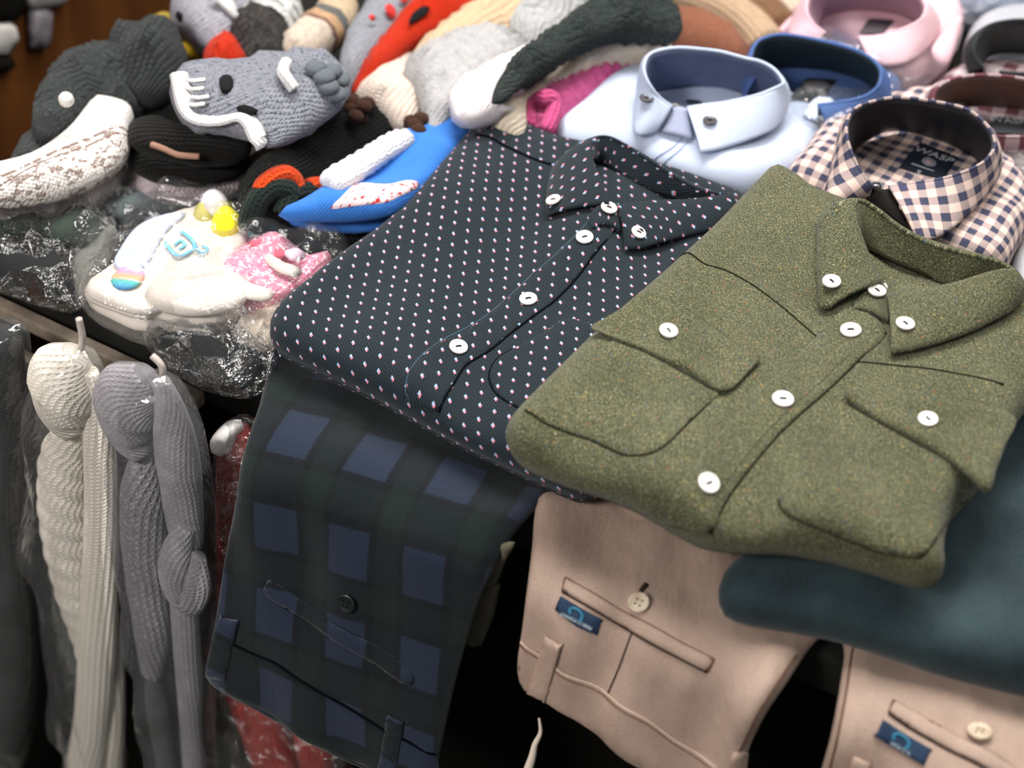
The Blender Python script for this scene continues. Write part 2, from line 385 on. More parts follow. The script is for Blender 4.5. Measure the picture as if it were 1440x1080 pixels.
def m_watch(name):
    """dark green and blue tartan wool"""
    m, t, b = start(name, .95, .08); u, v, k = UV(t); P = .052
    def band(w):
        s = ((w+noise(t, k, 1100, 2)*.0050)*(1/P)).fr(); blue = s.lt(.52); gr = s.gt(.62)*s.lt(.92); ln = ((s-.26).abs().lt(.02))*0.0
        return blue, gr
    bu, gu = band(u); bv, gv = band(v*.86+.013)
    base = lin((17, 21, 23)); n = noise(t, k, 900, 2, .7); n2 = noise(t, k, 120, 2)
    c = mix(t, (gu+gv)*.42, base, lin((24, 37, 34))); c = mix(t, (bu+bv)*.24, c, lin((27, 32, 44)))
    c = mix(t, bu*bv*.5, c, lin((44, 56, 78)))
    c = mix(t, gu*gv*.5, c, lin((23, 34, 31)))
    c = mix(t, n.m('SUBTRACT', .35, clamp=True)*.8, c, lin((10, 12, 15)))
    color(t, b, c); bump(t, b, n*.7+n2*.5, .0012, .6); b.inputs['Sheen Weight'].default_value = .2
    return m
def m_twill(name, c1, c2, wrinkle=.6, fine=3000., rough=.85, sheen=0.0):
    m, t, b = start(name, rough, .2); u, v, k = UV(t); tw = ((u+v*.8)*fine).sin()
    n = noise(t, k, 22, 4, .6); n2 = noise(t, k, 700, 2); nw = noise(t, vec(t, u*1.0, v*.35), 45, 3)
    f = n*.7+n2*.35+tw*.025
    c = ramp(t, f, [(.3, lin(c1)), (.75, lin(c2))]); color(t, b, c)
    bump(t, b, nw*1.2*wrinkle+n2*.12+tw*.012, .004, .55); b.inputs['Sheen Weight'].default_value = sheen; return m
def m_knit(name, c, c2=None, rib=.006, st=.005, depth=.0022, stripes=None, axis='v', speck=None, cable=0.0, fuzz=.35, nord=None):
    """knitted wool: columns of V stitches; stripes are (position 0..1 along the piece, colour)"""
    m, t, b = start(name, .95, .06); u, v, k = UV(t); un, vn, kn = UV(t, 'span')
    if axis == 'u': u, v = v, u
    rib, st = rib*.62, st*.62
    if cable: u = u+(v*(6.283/cable)).sin()*(rib*.9)
    a = (u*(1/rib)).fr()-.5; ch = ((v*(1/st))+a.abs()*1.4).fr()
    h = (a.abs()*3.1416*1.0).m('COSINE')*.9+(ch*6.283).sin()*.25; nz = noise(t, k, 500, 3, .7)
    c2 = c2 or tuple(x*.72 for x in c)
    if stripes: col = ramp(t, vn if axis == 'v' or True else un, [(p, lin(q)) for p, q in stripes], True)
    else: col = lin(c)
    dk = stripes is not None
    colr = mix(t, (nz-.3).m('MULTIPLY', fuzz*1.6, clamp=True), col, lin(c2) if not dk else lin((120, 112, 108)))
    ml = noise(t, k, 170, 4, .75)
    colr = mix(t, (ml-.45).m('MULTIPLY', 2.2*fuzz/.35, clamp=True), colr, lin(c2) if not dk else lin((96, 88, 84)))
    if nord:                                             # small two-colour pattern worked into the knit
        nc, sc, lo, hi = nord
        pn = noise(t, vec(t, u, v*1.6), sc, 3, .7); mk = pn.gt(.53)*vn.gt(lo)*vn.lt(hi)
        ed = ((vn-lo).abs().lt(.035)+(vn-(lo+.13)).abs().lt(.02))*noise(t, vec(t, u*2., v), 90, 1).gt(.42)
        colr = mix(t, (mk*.75+ed*.85).m('MINIMUM', .9), colr, lin(nc))
    if speck:
        colr = mix(t, noise(t, k, 260, 2, .7).gt(speck[1])*.8, colr, lin(speck[0]))
    color(t, b, colr); bump(t, b, h*.8+nz*.7, depth*.75, .8); b.inputs['Sheen Weight'].default_value = .08
    return m
def m_film(name, tint=(235, 240, 245), gloss=.3, scale=55, dist=.004, haze=.06):
    """clear packaging film: mostly lets light through, mirrors the lamps in its creases"""
    m = bpy.data.materials.new(name); m.use_nodes = True; t = m.node_tree; t.nodes.remove(t.nodes['Principled BSDF']); out = t.nodes['Material Output']
    tr = t.nodes.new('ShaderNodeBsdfTransparent'); tr.inputs[0].default_value = (*[.975]*3, 1)
    gl = t.nodes.new('ShaderNodeBsdfGlossy'); gl.inputs['Roughness'].default_value = .08; gl.inputs[0].default_value = (1, 1, 1, 1)
    df = t.nodes.new('ShaderNodeBsdfDiffuse'); df.inputs[0].default_value = (*lin(tint), 1)
    tc = t.nodes.new('ShaderNodeTexCoord'); k = tc.outputs['Object']
    n1 = noise(t, k, scale, 4, .6); vo = t.nodes.new('ShaderNodeTexVoronoi'); t.links.new(k, vo.inputs['Vector']); vo.inputs['Scale'].default_value = scale*.7
    bp = t.nodes.new('ShaderNodeBump'); bp.inputs['Distance'].default_value = dist; bp.inputs['Strength'].default_value = 1.0
    t.links.new((n1*.8+E(t, vo.outputs['Distance'])*.8).k, bp.inputs['Height']); t.links.new(bp.outputs[0], gl.inputs['Normal'])
    lw = t.nodes.new('ShaderNodeLayerWeight'); lw.inputs[0].default_value = .35; t.links.new(bp.outputs[0], lw.inputs['Normal'])
    m1 = t.nodes.new('ShaderNodeMixShader'); m1.inputs[0].default_value = haze; t.links.new(tr.outputs[0], m1.inputs[1]); t.links.new(df.outputs[0], m1.inputs[2])
    m2 = t.nodes.new('ShaderNodeMixShader'); f = (E(t, lw.outputs['Fresnel'])*gloss+gloss*.12).m('MINIMUM', .5); t.links.new(f.k, m2.inputs[0])
    t.links.new(m1.outputs[0], m2.inputs[1]); t.links.new(gl.outputs[0], m2.inputs[2]); t.links.new(m2.outputs[0], out.inputs[0]); return m
def m_wood(name):
    m, t, b = start(name, .6, .3); tc = t.nodes.new('ShaderNodeTexCoord'); s = t.nodes.new('ShaderNodeMapping'); t.links.new(tc.outputs['Object'], s.inputs[0]); s.inputs['Scale'].default_value = (8, 8, 1.2)
    n = noise(t, s.outputs[0], 5, 5, .6); color(t, b, ramp(t, n, [(.3, lin((84, 46, 15))), (.7, lin((120, 70, 26)))])); return m
def m_noisy(name, c1, c2, scale, rough=.8, bd=0.0):
    m, t, b = start(name, rough, .25); tc = t.nodes.new('ShaderNodeTexCoord'); n = noise(t, tc.outputs['Object'], scale, 4, .6)
    color(t, b, ramp(t, n, [(.3, lin(c1)), (.7, lin(c2))]))
    if bd: bump(t, b, n, bd)
    return m

M_WHITE_BUTTON = plain('white_button', (240, 232, 228), .35, .5); M_THREAD = plain('dark_thread', (30, 26, 24), .9, .1)
M_TAG = plain('white_label', (236, 234, 226), .7, .2)
# ------------------------------------------------------------------ the setting
def boxmesh(name, a, b, mat, parent=None, bev=0.0, label=None):
    (x0, y0, z0), (x1, y1, z1) = a, b; e = bev
    import bmesh
    bm = bmesh.new(); bmesh.ops.create_cube(bm, size=1)
    for v in bm.verts: v.co = Vector(((x0+x1)/2+v.co.x*(x1-x0), (y0+y1)/2+v.co.y*(y1-y0), (z0+z1)/2+v.co.z*(z1-z0)))
    if e: bmesh.ops.bevel(bm, geom=list(bm.edges), offset=e, segments=2, affect='EDGES', profile=.6)
    bm.verts.index_update(); V = [tuple(v.co) for v in bm.verts]; Fc = [[v.index for v in f.verts] for f in bm.faces]; bm.free()
    return build(name, V, Fc, mat, parent, None, None, False, label)
o = boxmesh('floor', (-3.5, -2.0, -.05), (3.0, 4.0, 0), m_noisy('floor_grey_green', (62, 68, 60), (92, 98, 88), 6, .55)); o['kind'] = 'structure'
XL = float(hit(Flat(0), [(0, 262)])[0][0])             # the table's left end
tb = empty('display_table', (0, .45, 0), 'dark display table with twin rails along its front edge, under all the clothes', 'table')
M_TABLE = m_noisy('table_black', (16, 16, 14), (26, 26, 22), 30, .8); M_RAIL = m_noisy('rail_taupe', (104, 94, 82), (140, 128, 114), 60, .5)
boxmesh('tabletop', (XL, .0, TZ-.03), (1.15, 1.15, TZ-.0005), M_TABLE, tb, .003)
for yy, zz in ((-.012, -.012), (-.030, -.030)):
    boxmesh('rail', (XL, yy-.007, TZ+zz-.008), (-.222, yy+.003, TZ+zz+.003), M_RAIL, tb, .002)
for lx in (XL+.06, 1.08):
    for ly in (.06, 1.08): boxmesh('leg', (lx-.02, ly-.02, 0), (lx+.02, ly+.02, TZ-.03), M_TABLE, tb, .002)
boxmesh('shade_sheet', (XL-.15, .035, .02), (1.12, .043, TZ-.03), plain('black_shade', (14, 13, 10), .95, .05), tb)  # black sheet added to stand for the darkness under the table
# ------------------------------------------------------------------ folded shirts
def const(c): return lambda u, v: 0*np.asarray(u, float)+c
def curve3(S, pts):
    """pixels with a height above surface S -> 3D points"""
    P = np.array([p[:2] for p in pts], float); h = np.array([p[2] for p in pts], float)
    return hit3(S, P, h)
def collar(root, S, F, Ed, mat, th=.0018, band=None, lining=None, bulge=.003, nu=64, rot=0.0, name='collar', swap=False):
    """turned-down collar: leaf from the fold line F down to the outer edge Ed; band = inside of the stand"""
    f3 = curve3(S, F); e3 = curve3(S, Ed); mid = (f3*.45+e3*.55)
    lf = loft(name, [f3, mid, e3], mat, root, nu, 10, th, 'swap' if swap else None, bulge=bulge, rot=rot)
    if band is not None:
        i0, i1, pts = band; g3 = curve3(S, pts); ff = f3[i0:i1]
        g3 = np.stack([np.interp(np.linspace(0, 1, len(ff)), np.linspace(0, 1, len(g3)), g3[:, k]) for k in range(3)], -1)
        loft('collar_stand', [ff-np.array([0, 0, .0012]), (ff+g3)/2, g3], lining or mat, root, 40, 8, .0014, 'swap' if swap else None)
    return f3, e3
def spool(S, H, pts, mat, parent, name, up=.0012, rim=.0012, sp=.004, uvd=None, off=.0, corner=5, disp=None, label=None):
    return pillow(name, On(S, H, off), pts, up, .0004, rim, mat, parent, sp, uvd, disp, corner=corner, label=label)

M_DOTS = m_dots('navy_dotted_twill'); M_NSEAM = plain('navy_seam', (12, 15, 20), .95, .05)
def sharp(pts):                                           # keep authored corners: repeat each point closely
    out = []
    for i, p in enumerate(pts):
        a = np.array(pts[i-1], float); b = np.array(p, float); c = np.array(pts[(i+1) % len(pts)], float)
        for q in (a, c):
            d = q-b; L = np.linalg.norm(d); out.append(tuple(b+d/max(L, 1e-6)*min(2.0, L*.3)))
    return out
# --- navy dotted shirt
SN = Drape(.031, 3.5, .12, 40, .03)
nroot = empty('dotted_shirt', hit3(SN, [(640, 430)], -.02)[0], 'folded navy shirt with tiny pale dots and white buttons, lapping under the olive tweed shirt', 'shirt')
npoly = [(700, 168), (672, 183), (640, 215), (590, 273), (540, 323), (480, 368), (432, 406), (392, 440), (379, 466), (390, 492), (430, 515), (480, 538), (530, 562), (580, 590), (620, 612), (655, 630), (700, 652), (760, 680), (830, 700), (900, 640), (960, 520), (1000, 420), (1045, 330), (1050, 290), (1000, 268), (940, 248), (870, 222), (800, 208), (745, 186)]
nw = Wob(.0024, .09, 8, (1, 1.6), 3)
_, HN = pillow('body', SN, npoly, .019, .017, .017, M_DOTS, nroot, .006, [(644, 491), (853, 301)], nw, corner=4)
SNc = On(SN, lambda u, v: np.maximum(HN(u, v), .0165))
pl = [(838, 300), (815, 327), (780, 361), (749, 387), (732, 404), (690, 441), (660, 461), (624, 479), (596, 499), (578, 520), (571, 544), (572, 566)]
pr = [(617, 580), (624, 561), (638, 539), (652, 517), (668, 505), (690, 492), (718, 469), (757, 440), (779, 424), (810, 392), (836, 357), (866, 322)]
spool(SN, HN, pl+pr, M_DOTS, nroot, 'placket', .0014, .002, .005, [(644, 491), (853, 301)])
seam(SN, HN, pr, M_NSEAM, nroot, r=.0009); seam(SN, HN, pl, m_twill('pale_stitch', (60, 80, 100), (90, 120, 140)), nroot, 'stitching', .0003, .0014)
npk = [(760, 470), (721, 491), (699, 505), (688, 525), (692, 545), (707, 561), (743, 580), (800, 605), (880, 560), (850, 470), (800, 448)]
spool(SN, HN, npk, M_DOTS, nroot, 'pocket', .0010, .0015, .006, [(644, 491), (853, 301)])
seam(SN, HN, npk[1:8], M_NSEAM, nroot, r=.0007)
seam(SN, HN, [(668, 190), (690, 194), (707, 204), (746, 222), (775, 232)], M_NSEAM, nroot, r=.0011)
F = [(858, 287, .007), (849, 262, .010), (840, 240, .013), (833, 220, .016), (834, 202, .018), (845, 192, .019), (862, 194, .019), (881, 205, .018), (906, 221, .017), (932, 238, .016), (960, 255, .015), (985, 267, .014), (1010, 272, .013), (1024, 272, .012), (1005, 276, .012), (965, 281, .010), (930, 282, .009), (898, 285, .008), (868, 288, .007)]
Ed = [(770, 304, .003), (768, 286, .003), (770, 263, .003), (776, 240, .003), (788, 226, .003), (812, 214, .002), (840, 212, .001), (872, 216, .001), (900, 228, .001), (930, 245, .001), (960, 262, .001), (990, 276, .001), (1025, 290, .001), (1040, 300, .001), (1010, 320, .003), (965, 332, .003), (930, 341, .003), (902, 349, .003), (879, 351, .003)]
collar(nroot, SNc, F, Ed, M_DOTS, band=(3, 14, [(838, 226, .001), (851, 231, .001), (873, 243, .001), (896, 256, .001), (920, 268, .001), (945, 279, .001), (975, 283, .002)]), rot=.25)
seam(On(SN, const(.019)), None, [(845, 228), (872, 243), (896, 256), (922, 269), (950, 281)], M_NSEAM, nroot, r=.0012)
spool(SN, const(.019), sharp([(846, 262), (872, 268), (902, 284), (866, 291)]), M_TAG, nroot, 'neck_label', .0008, .0008, .004)
loft('button_stand', [curve3(SNc, [(826, 307, .002), (842, 290, .004), (858, 285, .005), (868, 288, .004)]), curve3(SNc, [(832, 322, .002), (846, 316, .003), (860, 318, .003), (872, 326, .002)])], M_DOTS, nroot, 14, 5, .002, rot=.3)
for b_, a_ in (((822, 337), .9), ((743, 424), .7), ((644, 491), .8)): button(SN, HN, b_, .0058, M_WHITE_BUTTON, M_THREAD, nroot, 2, .0018, a_)
button(SNc, None, (853, 301), .0056, M_WHITE_BUTTON, M_THREAD, nroot, 2, .0052, .3)
button(SNc, None, (784, 296), .0052, M_WHITE_BUTTON, M_THREAD, nroot, 2, .0085, .2); button(SNc, None, (890, 339), .0052, M_WHITE_BUTTON, M_THREAD, nroot, 2, .0085, .2)

# --- olive tweed shirt
M_TWEED = m_tweed('olive_tweed'); M_OSEAM = plain('olive_seam', (34, 34, 22), .95, .05)
SO = Drape(.070, 3.5, .13, 40, .03)
oroot = empty('tweed_shirt', hit3(SO, [(1010, 560)], -.02)[0], 'folded olive green tweed shirt with two flap pockets and white buttons', 'shirt')
opoly = [(1082, 250), (1058, 268), (1020, 308), (985, 345), (940, 385), (890, 428), (840, 472), (790, 520), (750, 560), (722, 590), (711, 612), (718, 636), (738, 658), (800, 684), (860, 703), (910, 727), (950, 752), (990, 770), (1040, 776), (1100, 776), (1160, 785), (1220, 800), (1275, 816), (1308, 822), (1327, 806), (1326, 778), (1332, 742), (1350, 715), (1378, 685), (1405, 640), (1440, 580), (1500, 520), (1540, 470), (1510, 445), (1440, 425), (1360, 395), (1270, 345), (1200, 305), (1150, 284), (1122, 264)]
ow = Wob(.0026, .085, 8, (1, 1.5), 11)
def odisp(u, v):
    # rolls near the hem and beside the placket
    u = np.asarray(u, float); v = np.asarray(v, float); e = np.exp(-((v+.02)/.05)**2)
    return ow(u, v)+.0040*e*np.sin(u*75+v*20+.6)
UVO = [(994, 682), (1230, 421)]
_, HO = pillow('body', SO, opoly, .020, .018, .018, M_TWEED, oroot, .006, UVO, odisp, corner=4)
SOc = On(SO, lambda u, v: np.maximum(HO(u, v), .0175))
opl = [(1200, 428), (1150, 472), (1100, 520), (1050, 568), (1003, 620), (965, 668), (944, 712), (935, 740)]
opr = [(1000, 752), (1015, 715), (1040, 678), (1082, 626), (1124, 584), (1176, 538), (1207, 507), (1246, 468)]
spool(SO, HO, opl+opr, M_TWEED, oroot, 'placket', .0020, .0028, .005, UVO)
seam(SO, HO, opr, M_OSEAM, oroot, r=.0007); seam(SO, HO, [(p[0]-10, p[1]-9) for p in opr[1:-1]], plain('olive_stitch', (60, 58, 38), .9, .1), oroot, 'stitching', .0003, .0019)
opk1 = [(864, 478), (820, 518), (785, 552), (752, 583), (765, 594), (792, 606), (831, 619), (856, 631), (878, 640), (906, 640), (928, 632), (946, 617), (967, 596), (992, 572), (1015, 548), (975, 520), (910, 488)]
spool(SO, HO, opk1, M_TWEED, oroot, 'pocket', .0016, .0022, .005, UVO)
seam(SO, HO, [(738, 577)]+opk1[4:15], M_OSEAM, oroot, r=.0006)
opk2 = [(1195, 575), (1160, 618), (1120, 668), (1094, 702), (1100, 718), (1124, 733), (1170, 751), (1208, 767), (1241, 778), (1273, 783), (1299, 782), (1318, 755), (1345, 715), (1372, 680), (1330, 640), (1270, 608)]
spool(SO, HO, opk2, M_TWEED, oroot, 'pocket', .0016, .0022, .005, UVO)
seam(SO, HO, opk2[3:12], M_OSEAM, oroot, r=.0006)
Hf = lambda u, v: .0205+odisp(u, v)
flap = Wob(.0012, .05, 6, (1, 1), 5)
of1 = [(906, 411), (942, 427), (978, 446), (1011, 468), (1044, 490), (1070, 503), (1051, 525), (1031, 546), (1018, 551), (1000, 545), (960, 521), (915, 497), (870, 479), (845, 468), (828, 460), (850, 449), (880, 431)]
spool(SO, Hf, of1, M_TWEED, oroot, 'pocket_flap', .0028, .003, .0045, UVO, .0022, disp=flap)
of2 = [(1187, 551), (1235, 546), (1300, 556), (1370, 572), (1428, 588), (1415, 625), (1402, 660), (1390, 695), (1365, 674), (1345, 656), (1319, 638), (1277, 615), (1234, 591), (1202, 571)]
spool(SO, Hf, of2, M_TWEED, oroot, 'pocket_flap', .0028, .003, .0045, UVO, .0022, disp=flap)
seam(SO, HO, [(944, 365), (985, 368), (1020, 380), (1060, 402), (1100, 432), (1150, 475)], M_OSEAM, oroot, r=.0005)
seam(SO, HO, [(1207, 509), (1260, 514), (1310, 519), (1370, 530), (1412, 541)], M_OSEAM, oroot, r=.0005)
F = [(1240, 397, .008), (1226, 368, .011), (1213, 334, .015), (1205, 304, .018), (1205, 285, .020), (1216, 283, .021), (1235, 296, .021), (1262, 318, .020), (1292, 336, .020), (1330, 350, .020), (1370, 360, .020), (1402, 368, .020), (1420, 377, .019), (1412, 378, .018), (1385, 384, .015), (1350, 396, .012), (1315, 404, .010), (1280, 408, .009), (1247, 413, .008)]
Ed = [(1166, 434, .004), (1152, 430, .004), (1150, 400, .004), (1149, 350, .004), (1152, 312, .003), (1175, 298, .002), (1205, 300, .001), (1240, 325, .001), (1275, 345, .001), (1325, 362, .001), (1365, 374, .001), (1410, 392, .001), (1436, 416, .002), (1424, 436, .004), (1400, 450, .004), (1362, 468, .004), (1315, 484, .004), (1275, 494, .004), (1253, 497, .004)]
collar(oroot, SOc, F, Ed, M_TWEED, .0024, band=(3, 14, [(1211, 340, .001), (1225, 352, .001), (1262, 370, .001), (1300, 386, .001), (1334, 402, .001), (1365, 396, .004), (1392, 388, .010)]), bulge=.004, rot=.2)
seam(On(SO, const(.020)), None, [(1221, 350), (1262, 370), (1300, 386), (1334, 402)], M_OSEAM, oroot, r=.0013)
loft('button_stand', [curve3(SOc, [(1204, 424, .002), (1222, 408, .004), (1240, 399, .005), (1248, 412, .004)]), curve3(SOc, [(1200, 434, .002), (1220, 437, .003), (1238, 446, .003), (1249, 452, .002)])], M_TWEED, oroot, 14, 5, .002)
spool(SO, const(.020), sharp([(1236, 398), (1243, 399), (1250, 411), (1243, 411)]), M_TAG, oroot, 'neck_label', .0035, .001, .003)
for b_, a_ in (((994, 682), 1.0), ((1100, 566), .5), ((1196, 469), .4)): button(SO, HO, b_, .0062, M_WHITE_BUTTON, M_THREAD, oroot, 2, .0022, a_)
for b_, o_ in (((1230, 421), .0062), ((1167, 417), .0120), ((1268, 474), .0100)): button(SOc, None, b_, .0056, M_WHITE_BUTTON, M_THREAD, oroot, 2, o_, -.4)
for b_ in ((937, 475), (1303, 600)): button(SO, Hf, b_, .0056, M_WHITE_BUTTON, M_THREAD, oroot, 2, .0056, -.5)

# --- dark teal garment under the tweed shirt
M_TEAL = m_twill('teal_wool', (26, 37, 42), (56, 74, 79), .4, 2200., .95, .15)
ST = Drape(.026, 0, .05, 60, .01)
tp = [(1016, 812), (1010, 840), (1018, 866), (1050, 880), (1110, 888), (1180, 900), (1260, 922), (1340, 945), (1440, 968), (1540, 990), (1640, 1008), (1668, 990), (1665, 900), (1640, 760), (1590, 600), (1560, 560), (1520, 530), (1460, 520), (1350, 600), (1250, 720), (1130, 770), (1050, 785)]
pillow('teal_sweater', SN if False else ST, tp, .020, .018, .018, M_TEAL, None, .008, [(1200, 800), (1400, 600)], Wob(.002, .1, 7, (1, 1), 21), corner=4)
tag(bpy.data.objects['teal_sweater'], 'dark teal folded wool garment lying under the olive tweed shirt', 'sweater')

# ------------------------------------------------------------------ trousers over the front edge
M_KHAKI = m_twill('khaki_cotton', (148, 125, 111), (182, 159, 145), 1.5); M_KSEAM = plain('khaki_seam', (104, 76, 62), .9, .1); M_KLINE = plain('khaki_dark_line', (58, 44, 36), .9, .1)  # M_KLINE: dark brown for welt edge, fly seam, buttonhole and button holes
M_HORN = m_noisy('horn_button', (168, 146, 120), (214, 198, 178), 160, .3); M_NAVYTAG = m_noisy('navy_label', (28, 44, 66), (38, 58, 84), 200, .8)
SK = Drape(.008, 0, .032, 70, -.022)
def text(name, body, S, H, px, pdir, size, mat, parent, off=.001):
    """flat lettering lying on a surface, reading along pdir (pixels)"""
    cu = bpy.data.curves.new(name, 'FONT'); cu.body = body; cu.size = size; cu.extrude = .00012; cu.align_x = 'CENTER'; cu.align_y = 'CENTER'
    tmp = bpy.data.objects.new(name, cu); COL.objects.link(tmp); dg = bpy.context.evaluated_depsgraph_get(); me = bpy.data.meshes.new_from_object(tmp.evaluated_get(dg))
    COL.objects.unlink(tmp); bpy.data.objects.remove(tmp)
    S2 = On(S, H) if H else S
    q = hit(S2, [px, (px[0]+pdir[0], px[1]+pdir[1])]); p, a, b, n = frame_at(S2, q[0]); p2 = S2.to3(q[1][0], q[1][1], 0.)
    x = p2-p; x -= n*(x @ n); x /= np.linalg.norm(x); y = np.cross(n, x)
    V = np.array([tuple(v.co) for v in me.vertices]); W = p+n*off+V[:, :1]*x+V[:, 1:2]*y+V[:, 2:]*n
    return build(name, W, [list(f.vertices) for f in me.polygons], mat, parent, None, None, False)
def trousers(name, label, poly, mat, smat, uvd, wob, up=.0045):
    r = empty(name, hit3(SK, [poly[3]], 0)[0], label, 'trousers')
    _, H = pillow('body', SK, poly, up, .004, .006, mat, r, .006, uvd, wob, corner=4)
    return r, H
kw = Wob(.0026, .06, 9, (.7, 1.6), 31)
def kdisp(u, v): return kw(u, v)
UK = [(880, 930), (905, 730)]
k1 = [(764, 700), (752, 724), (748, 773), (741, 836), (733, 898), (729, 925), (730, 954), (742, 974), (767, 987), (811, 1013), (859, 1045), (900, 1076), (960, 1110), (1030, 1150), (1045, 1085), (1054, 1050), (1076, 1005), (1108, 958), (1136, 915), (1165, 880), (1165, 840), (1080, 790), (960, 740), (850, 705)]
kr, HK = trousers('khaki_trousers', 'khaki cotton trousers with navy label hanging between plaid trousers and matching khaki pair', k1, M_KHAKI, M_KSEAM, UK, kdisp)
kwl = [(733, 901), (756, 918), (781, 936), (822, 957), (856, 976), (907, 1009), (959, 1045), (1010, 1080)]
spool(SK, HK, kwl+[(1030, 1110), (960, 1108), (898, 1074), (858, 1044), (811, 1013), (768, 987), (742, 973), (731, 952), (730, 925)], M_KHAKI, kr, 'waistband', .0018, .0022, .005, UK)
seam(SK, HK, kwl, plain('khaki_piping', (200, 178, 162), .8, .2), kr, 'piping', .0006, .0012)
seam(SK, HK, [(p[0], p[1]+5) for p in kwl], M_KSEAM, kr, r=.0005, off=.0018)
def belt_loop(S, H, pts, mat, r, smat):
    o, _ = spool(S, H, sharp(pts), mat, r, 'belt_loop', .0030, .0015, .004, None, .0012)
def welt_pocket(S, H, pts, mat, smat, r):
    spool(S, H, sharp(pts), mat, r, 'pocket_welt', .0018, .0012, .004, UK, .0004)
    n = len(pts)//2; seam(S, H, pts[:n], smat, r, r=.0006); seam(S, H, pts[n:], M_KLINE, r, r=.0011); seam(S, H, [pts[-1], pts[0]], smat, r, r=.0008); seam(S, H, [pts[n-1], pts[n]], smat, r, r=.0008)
belt_loop(SK, HK, [(767, 894), (790, 908), (768, 988), (741, 974)], M_KHAKI, kr, M_KSEAM)
belt_loop(SK, HK, [(1030, 1055), (1053, 1056), (1048, 1100), (1022, 1095)], M_KHAKI, kr, M_KSEAM)
welt_pocket(SK, HK, [(795, 812), (840, 838), (900, 872), (960, 905), (1004, 927), (995, 945), (950, 922), (890, 889), (835, 856), (791, 831)], M_KHAKI, M_KSEAM, kr)
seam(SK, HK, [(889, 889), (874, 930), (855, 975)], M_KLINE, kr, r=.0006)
seam(SK, HK, [(1120, 922), (1090, 965), (1062, 1010), (1040, 1056)], M_KSEAM, kr, r=.0006)
seam(SK, HK, [(899, 836), (905, 826), (909, 822)], M_KLINE, kr, 'buttonhole', .0016)
button(SK, HK, (899, 850), .0062, M_HORN, M_KLINE, kr, 4, .0024, tilt=(.1, 0, -.15))
def brand(S, H, pts, tx, tdir, r, ring):
    o, h = spool(S, H, sharp(pts), M_NAVYTAG, r, 'brand_label', .0012, .0007, .003, None, .0006)
    q = [tuple(p) for p in ring]; S2 = On(S, H); uv = crom(hit(S2, q), 6); P = S2.to3(uv[:, 0], uv[:, 1], .0019+0*uv[:, 0])
    tube('emblem', P, .0009, M_EMB, o, 6, flat=.3)
    text('lettering', 'PIRRI D POMINY', S, H, tx, tdir, .0027, M_LET, o, .0021)
M_EMB = plain('teal_print', (48, 112, 140), .7, .2); M_LET = plain('pale_print', (176, 190, 200), .7, .2)
brand(SK, HK, [(788, 838), (846, 871), (840, 894), (780, 858)], (811, 873), (-50, -27), kr, [(803, 863), (803, 857), (808, 855), (815, 858), (820, 865), (818, 872), (815, 872)])
# second pair
k2 = [(1192, 893), (1188, 920), (1184, 945), (1177, 990), (1167, 1041), (1156, 1080), (1146, 1130), (1200, 1190), (1300, 1260), (1420, 1330), (1540, 1380), (1600, 1200), (1600, 1000), (1520, 960), (1400, 925), (1290, 895)]
U2 = [(1340, 1080), (1365, 900)]
k2r, HK2 = trousers('khaki_trousers', 'khaki cotton trousers with navy label hanging below the dark teal garment', k2, M_KHAKI, M_KSEAM, U2, Wob(.0020, .06, 9, (.7, 1.6), 35))
welt_pocket(SK, HK2, [(1256, 985), (1300, 1010), (1360, 1043), (1420, 1076), (1470, 1102), (1462, 1122), (1412, 1096), (1350, 1062), (1295, 1032), (1250, 1003)], M_KHAKI, M_KSEAM, k2r)
button(SK, HK2, (1377, 1034), .0064, M_HORN, M_KLINE, k2r, 4, .0024, tilt=(-.1, 0, -.1))
brand(SK, HK2, [(1242, 1012), (1309, 1053), (1299, 1077), (1231, 1036)], (1266, 1052), (-50, -30), k2r, [(1257, 1042), (1257, 1035), (1263, 1033), (1271, 1037), (1278, 1045), (1276, 1052), (1272, 1053)])
belt_loop(SK, HK2, [(1200, 1062), (1224, 1074), (1215, 1120), (1190, 1110)], M_KHAKI, k2r, M_KSEAM)
seam(SK, HK2, [(1200, 905), (1192, 960), (1182, 1015), (1172, 1060), (1160, 1110)], M_KSEAM, k2r, r=.0006)
# plaid pair
M_WATCH = m_watch('dark_tartan_wool'); M_PSEAM = plain('tartan_seam', (9, 11, 14), .95, .05)
p1 = [(392, 488), (375, 530), (355, 602), (335, 692), (318, 782), (305, 870), (293, 928), (290, 952), (302, 964), (340, 986), (400, 1020), (440, 1045), (480, 1066), (540, 1092), (605, 1118), (618, 1060), (640, 960), (668, 860), (700, 790), (730, 742), (765, 700), (790, 650), (700, 590), (580, 530), (480, 490)]
UP = [(466, 1000), (560, 560)]
SP = Drape(.009, 0, .032, 72, -.020)
pr_, HP = None, None
pr_ = empty('plaid_trousers', hit3(SP, [(480, 800)], 0)[0], 'dark green and blue tartan wool trousers hanging below the dotted shirt', 'trousers')
_, HP = pillow('body', SP, p1, .005, .004, .007, M_WATCH, pr_, .006, UP, Wob(.0016, .08, 8, (.8, 1.5), 41), corner=4)
pwl = [(330, 906), (362, 921), (395, 936), (463, 979), (535, 1022), (575, 1042), (612, 1060)]
spool(SP, HP, [(303, 890)]+pwl+[(604, 1114), (540, 1090), (480, 1064), (400, 1019), (340, 985), (303, 962), (292, 950), (295, 928)], M_WATCH, pr_, 'waistband', .0016, .002, .005, UP)
seam(SP, HP, pwl, M_PSEAM, pr_, r=.0009, off=.0012)
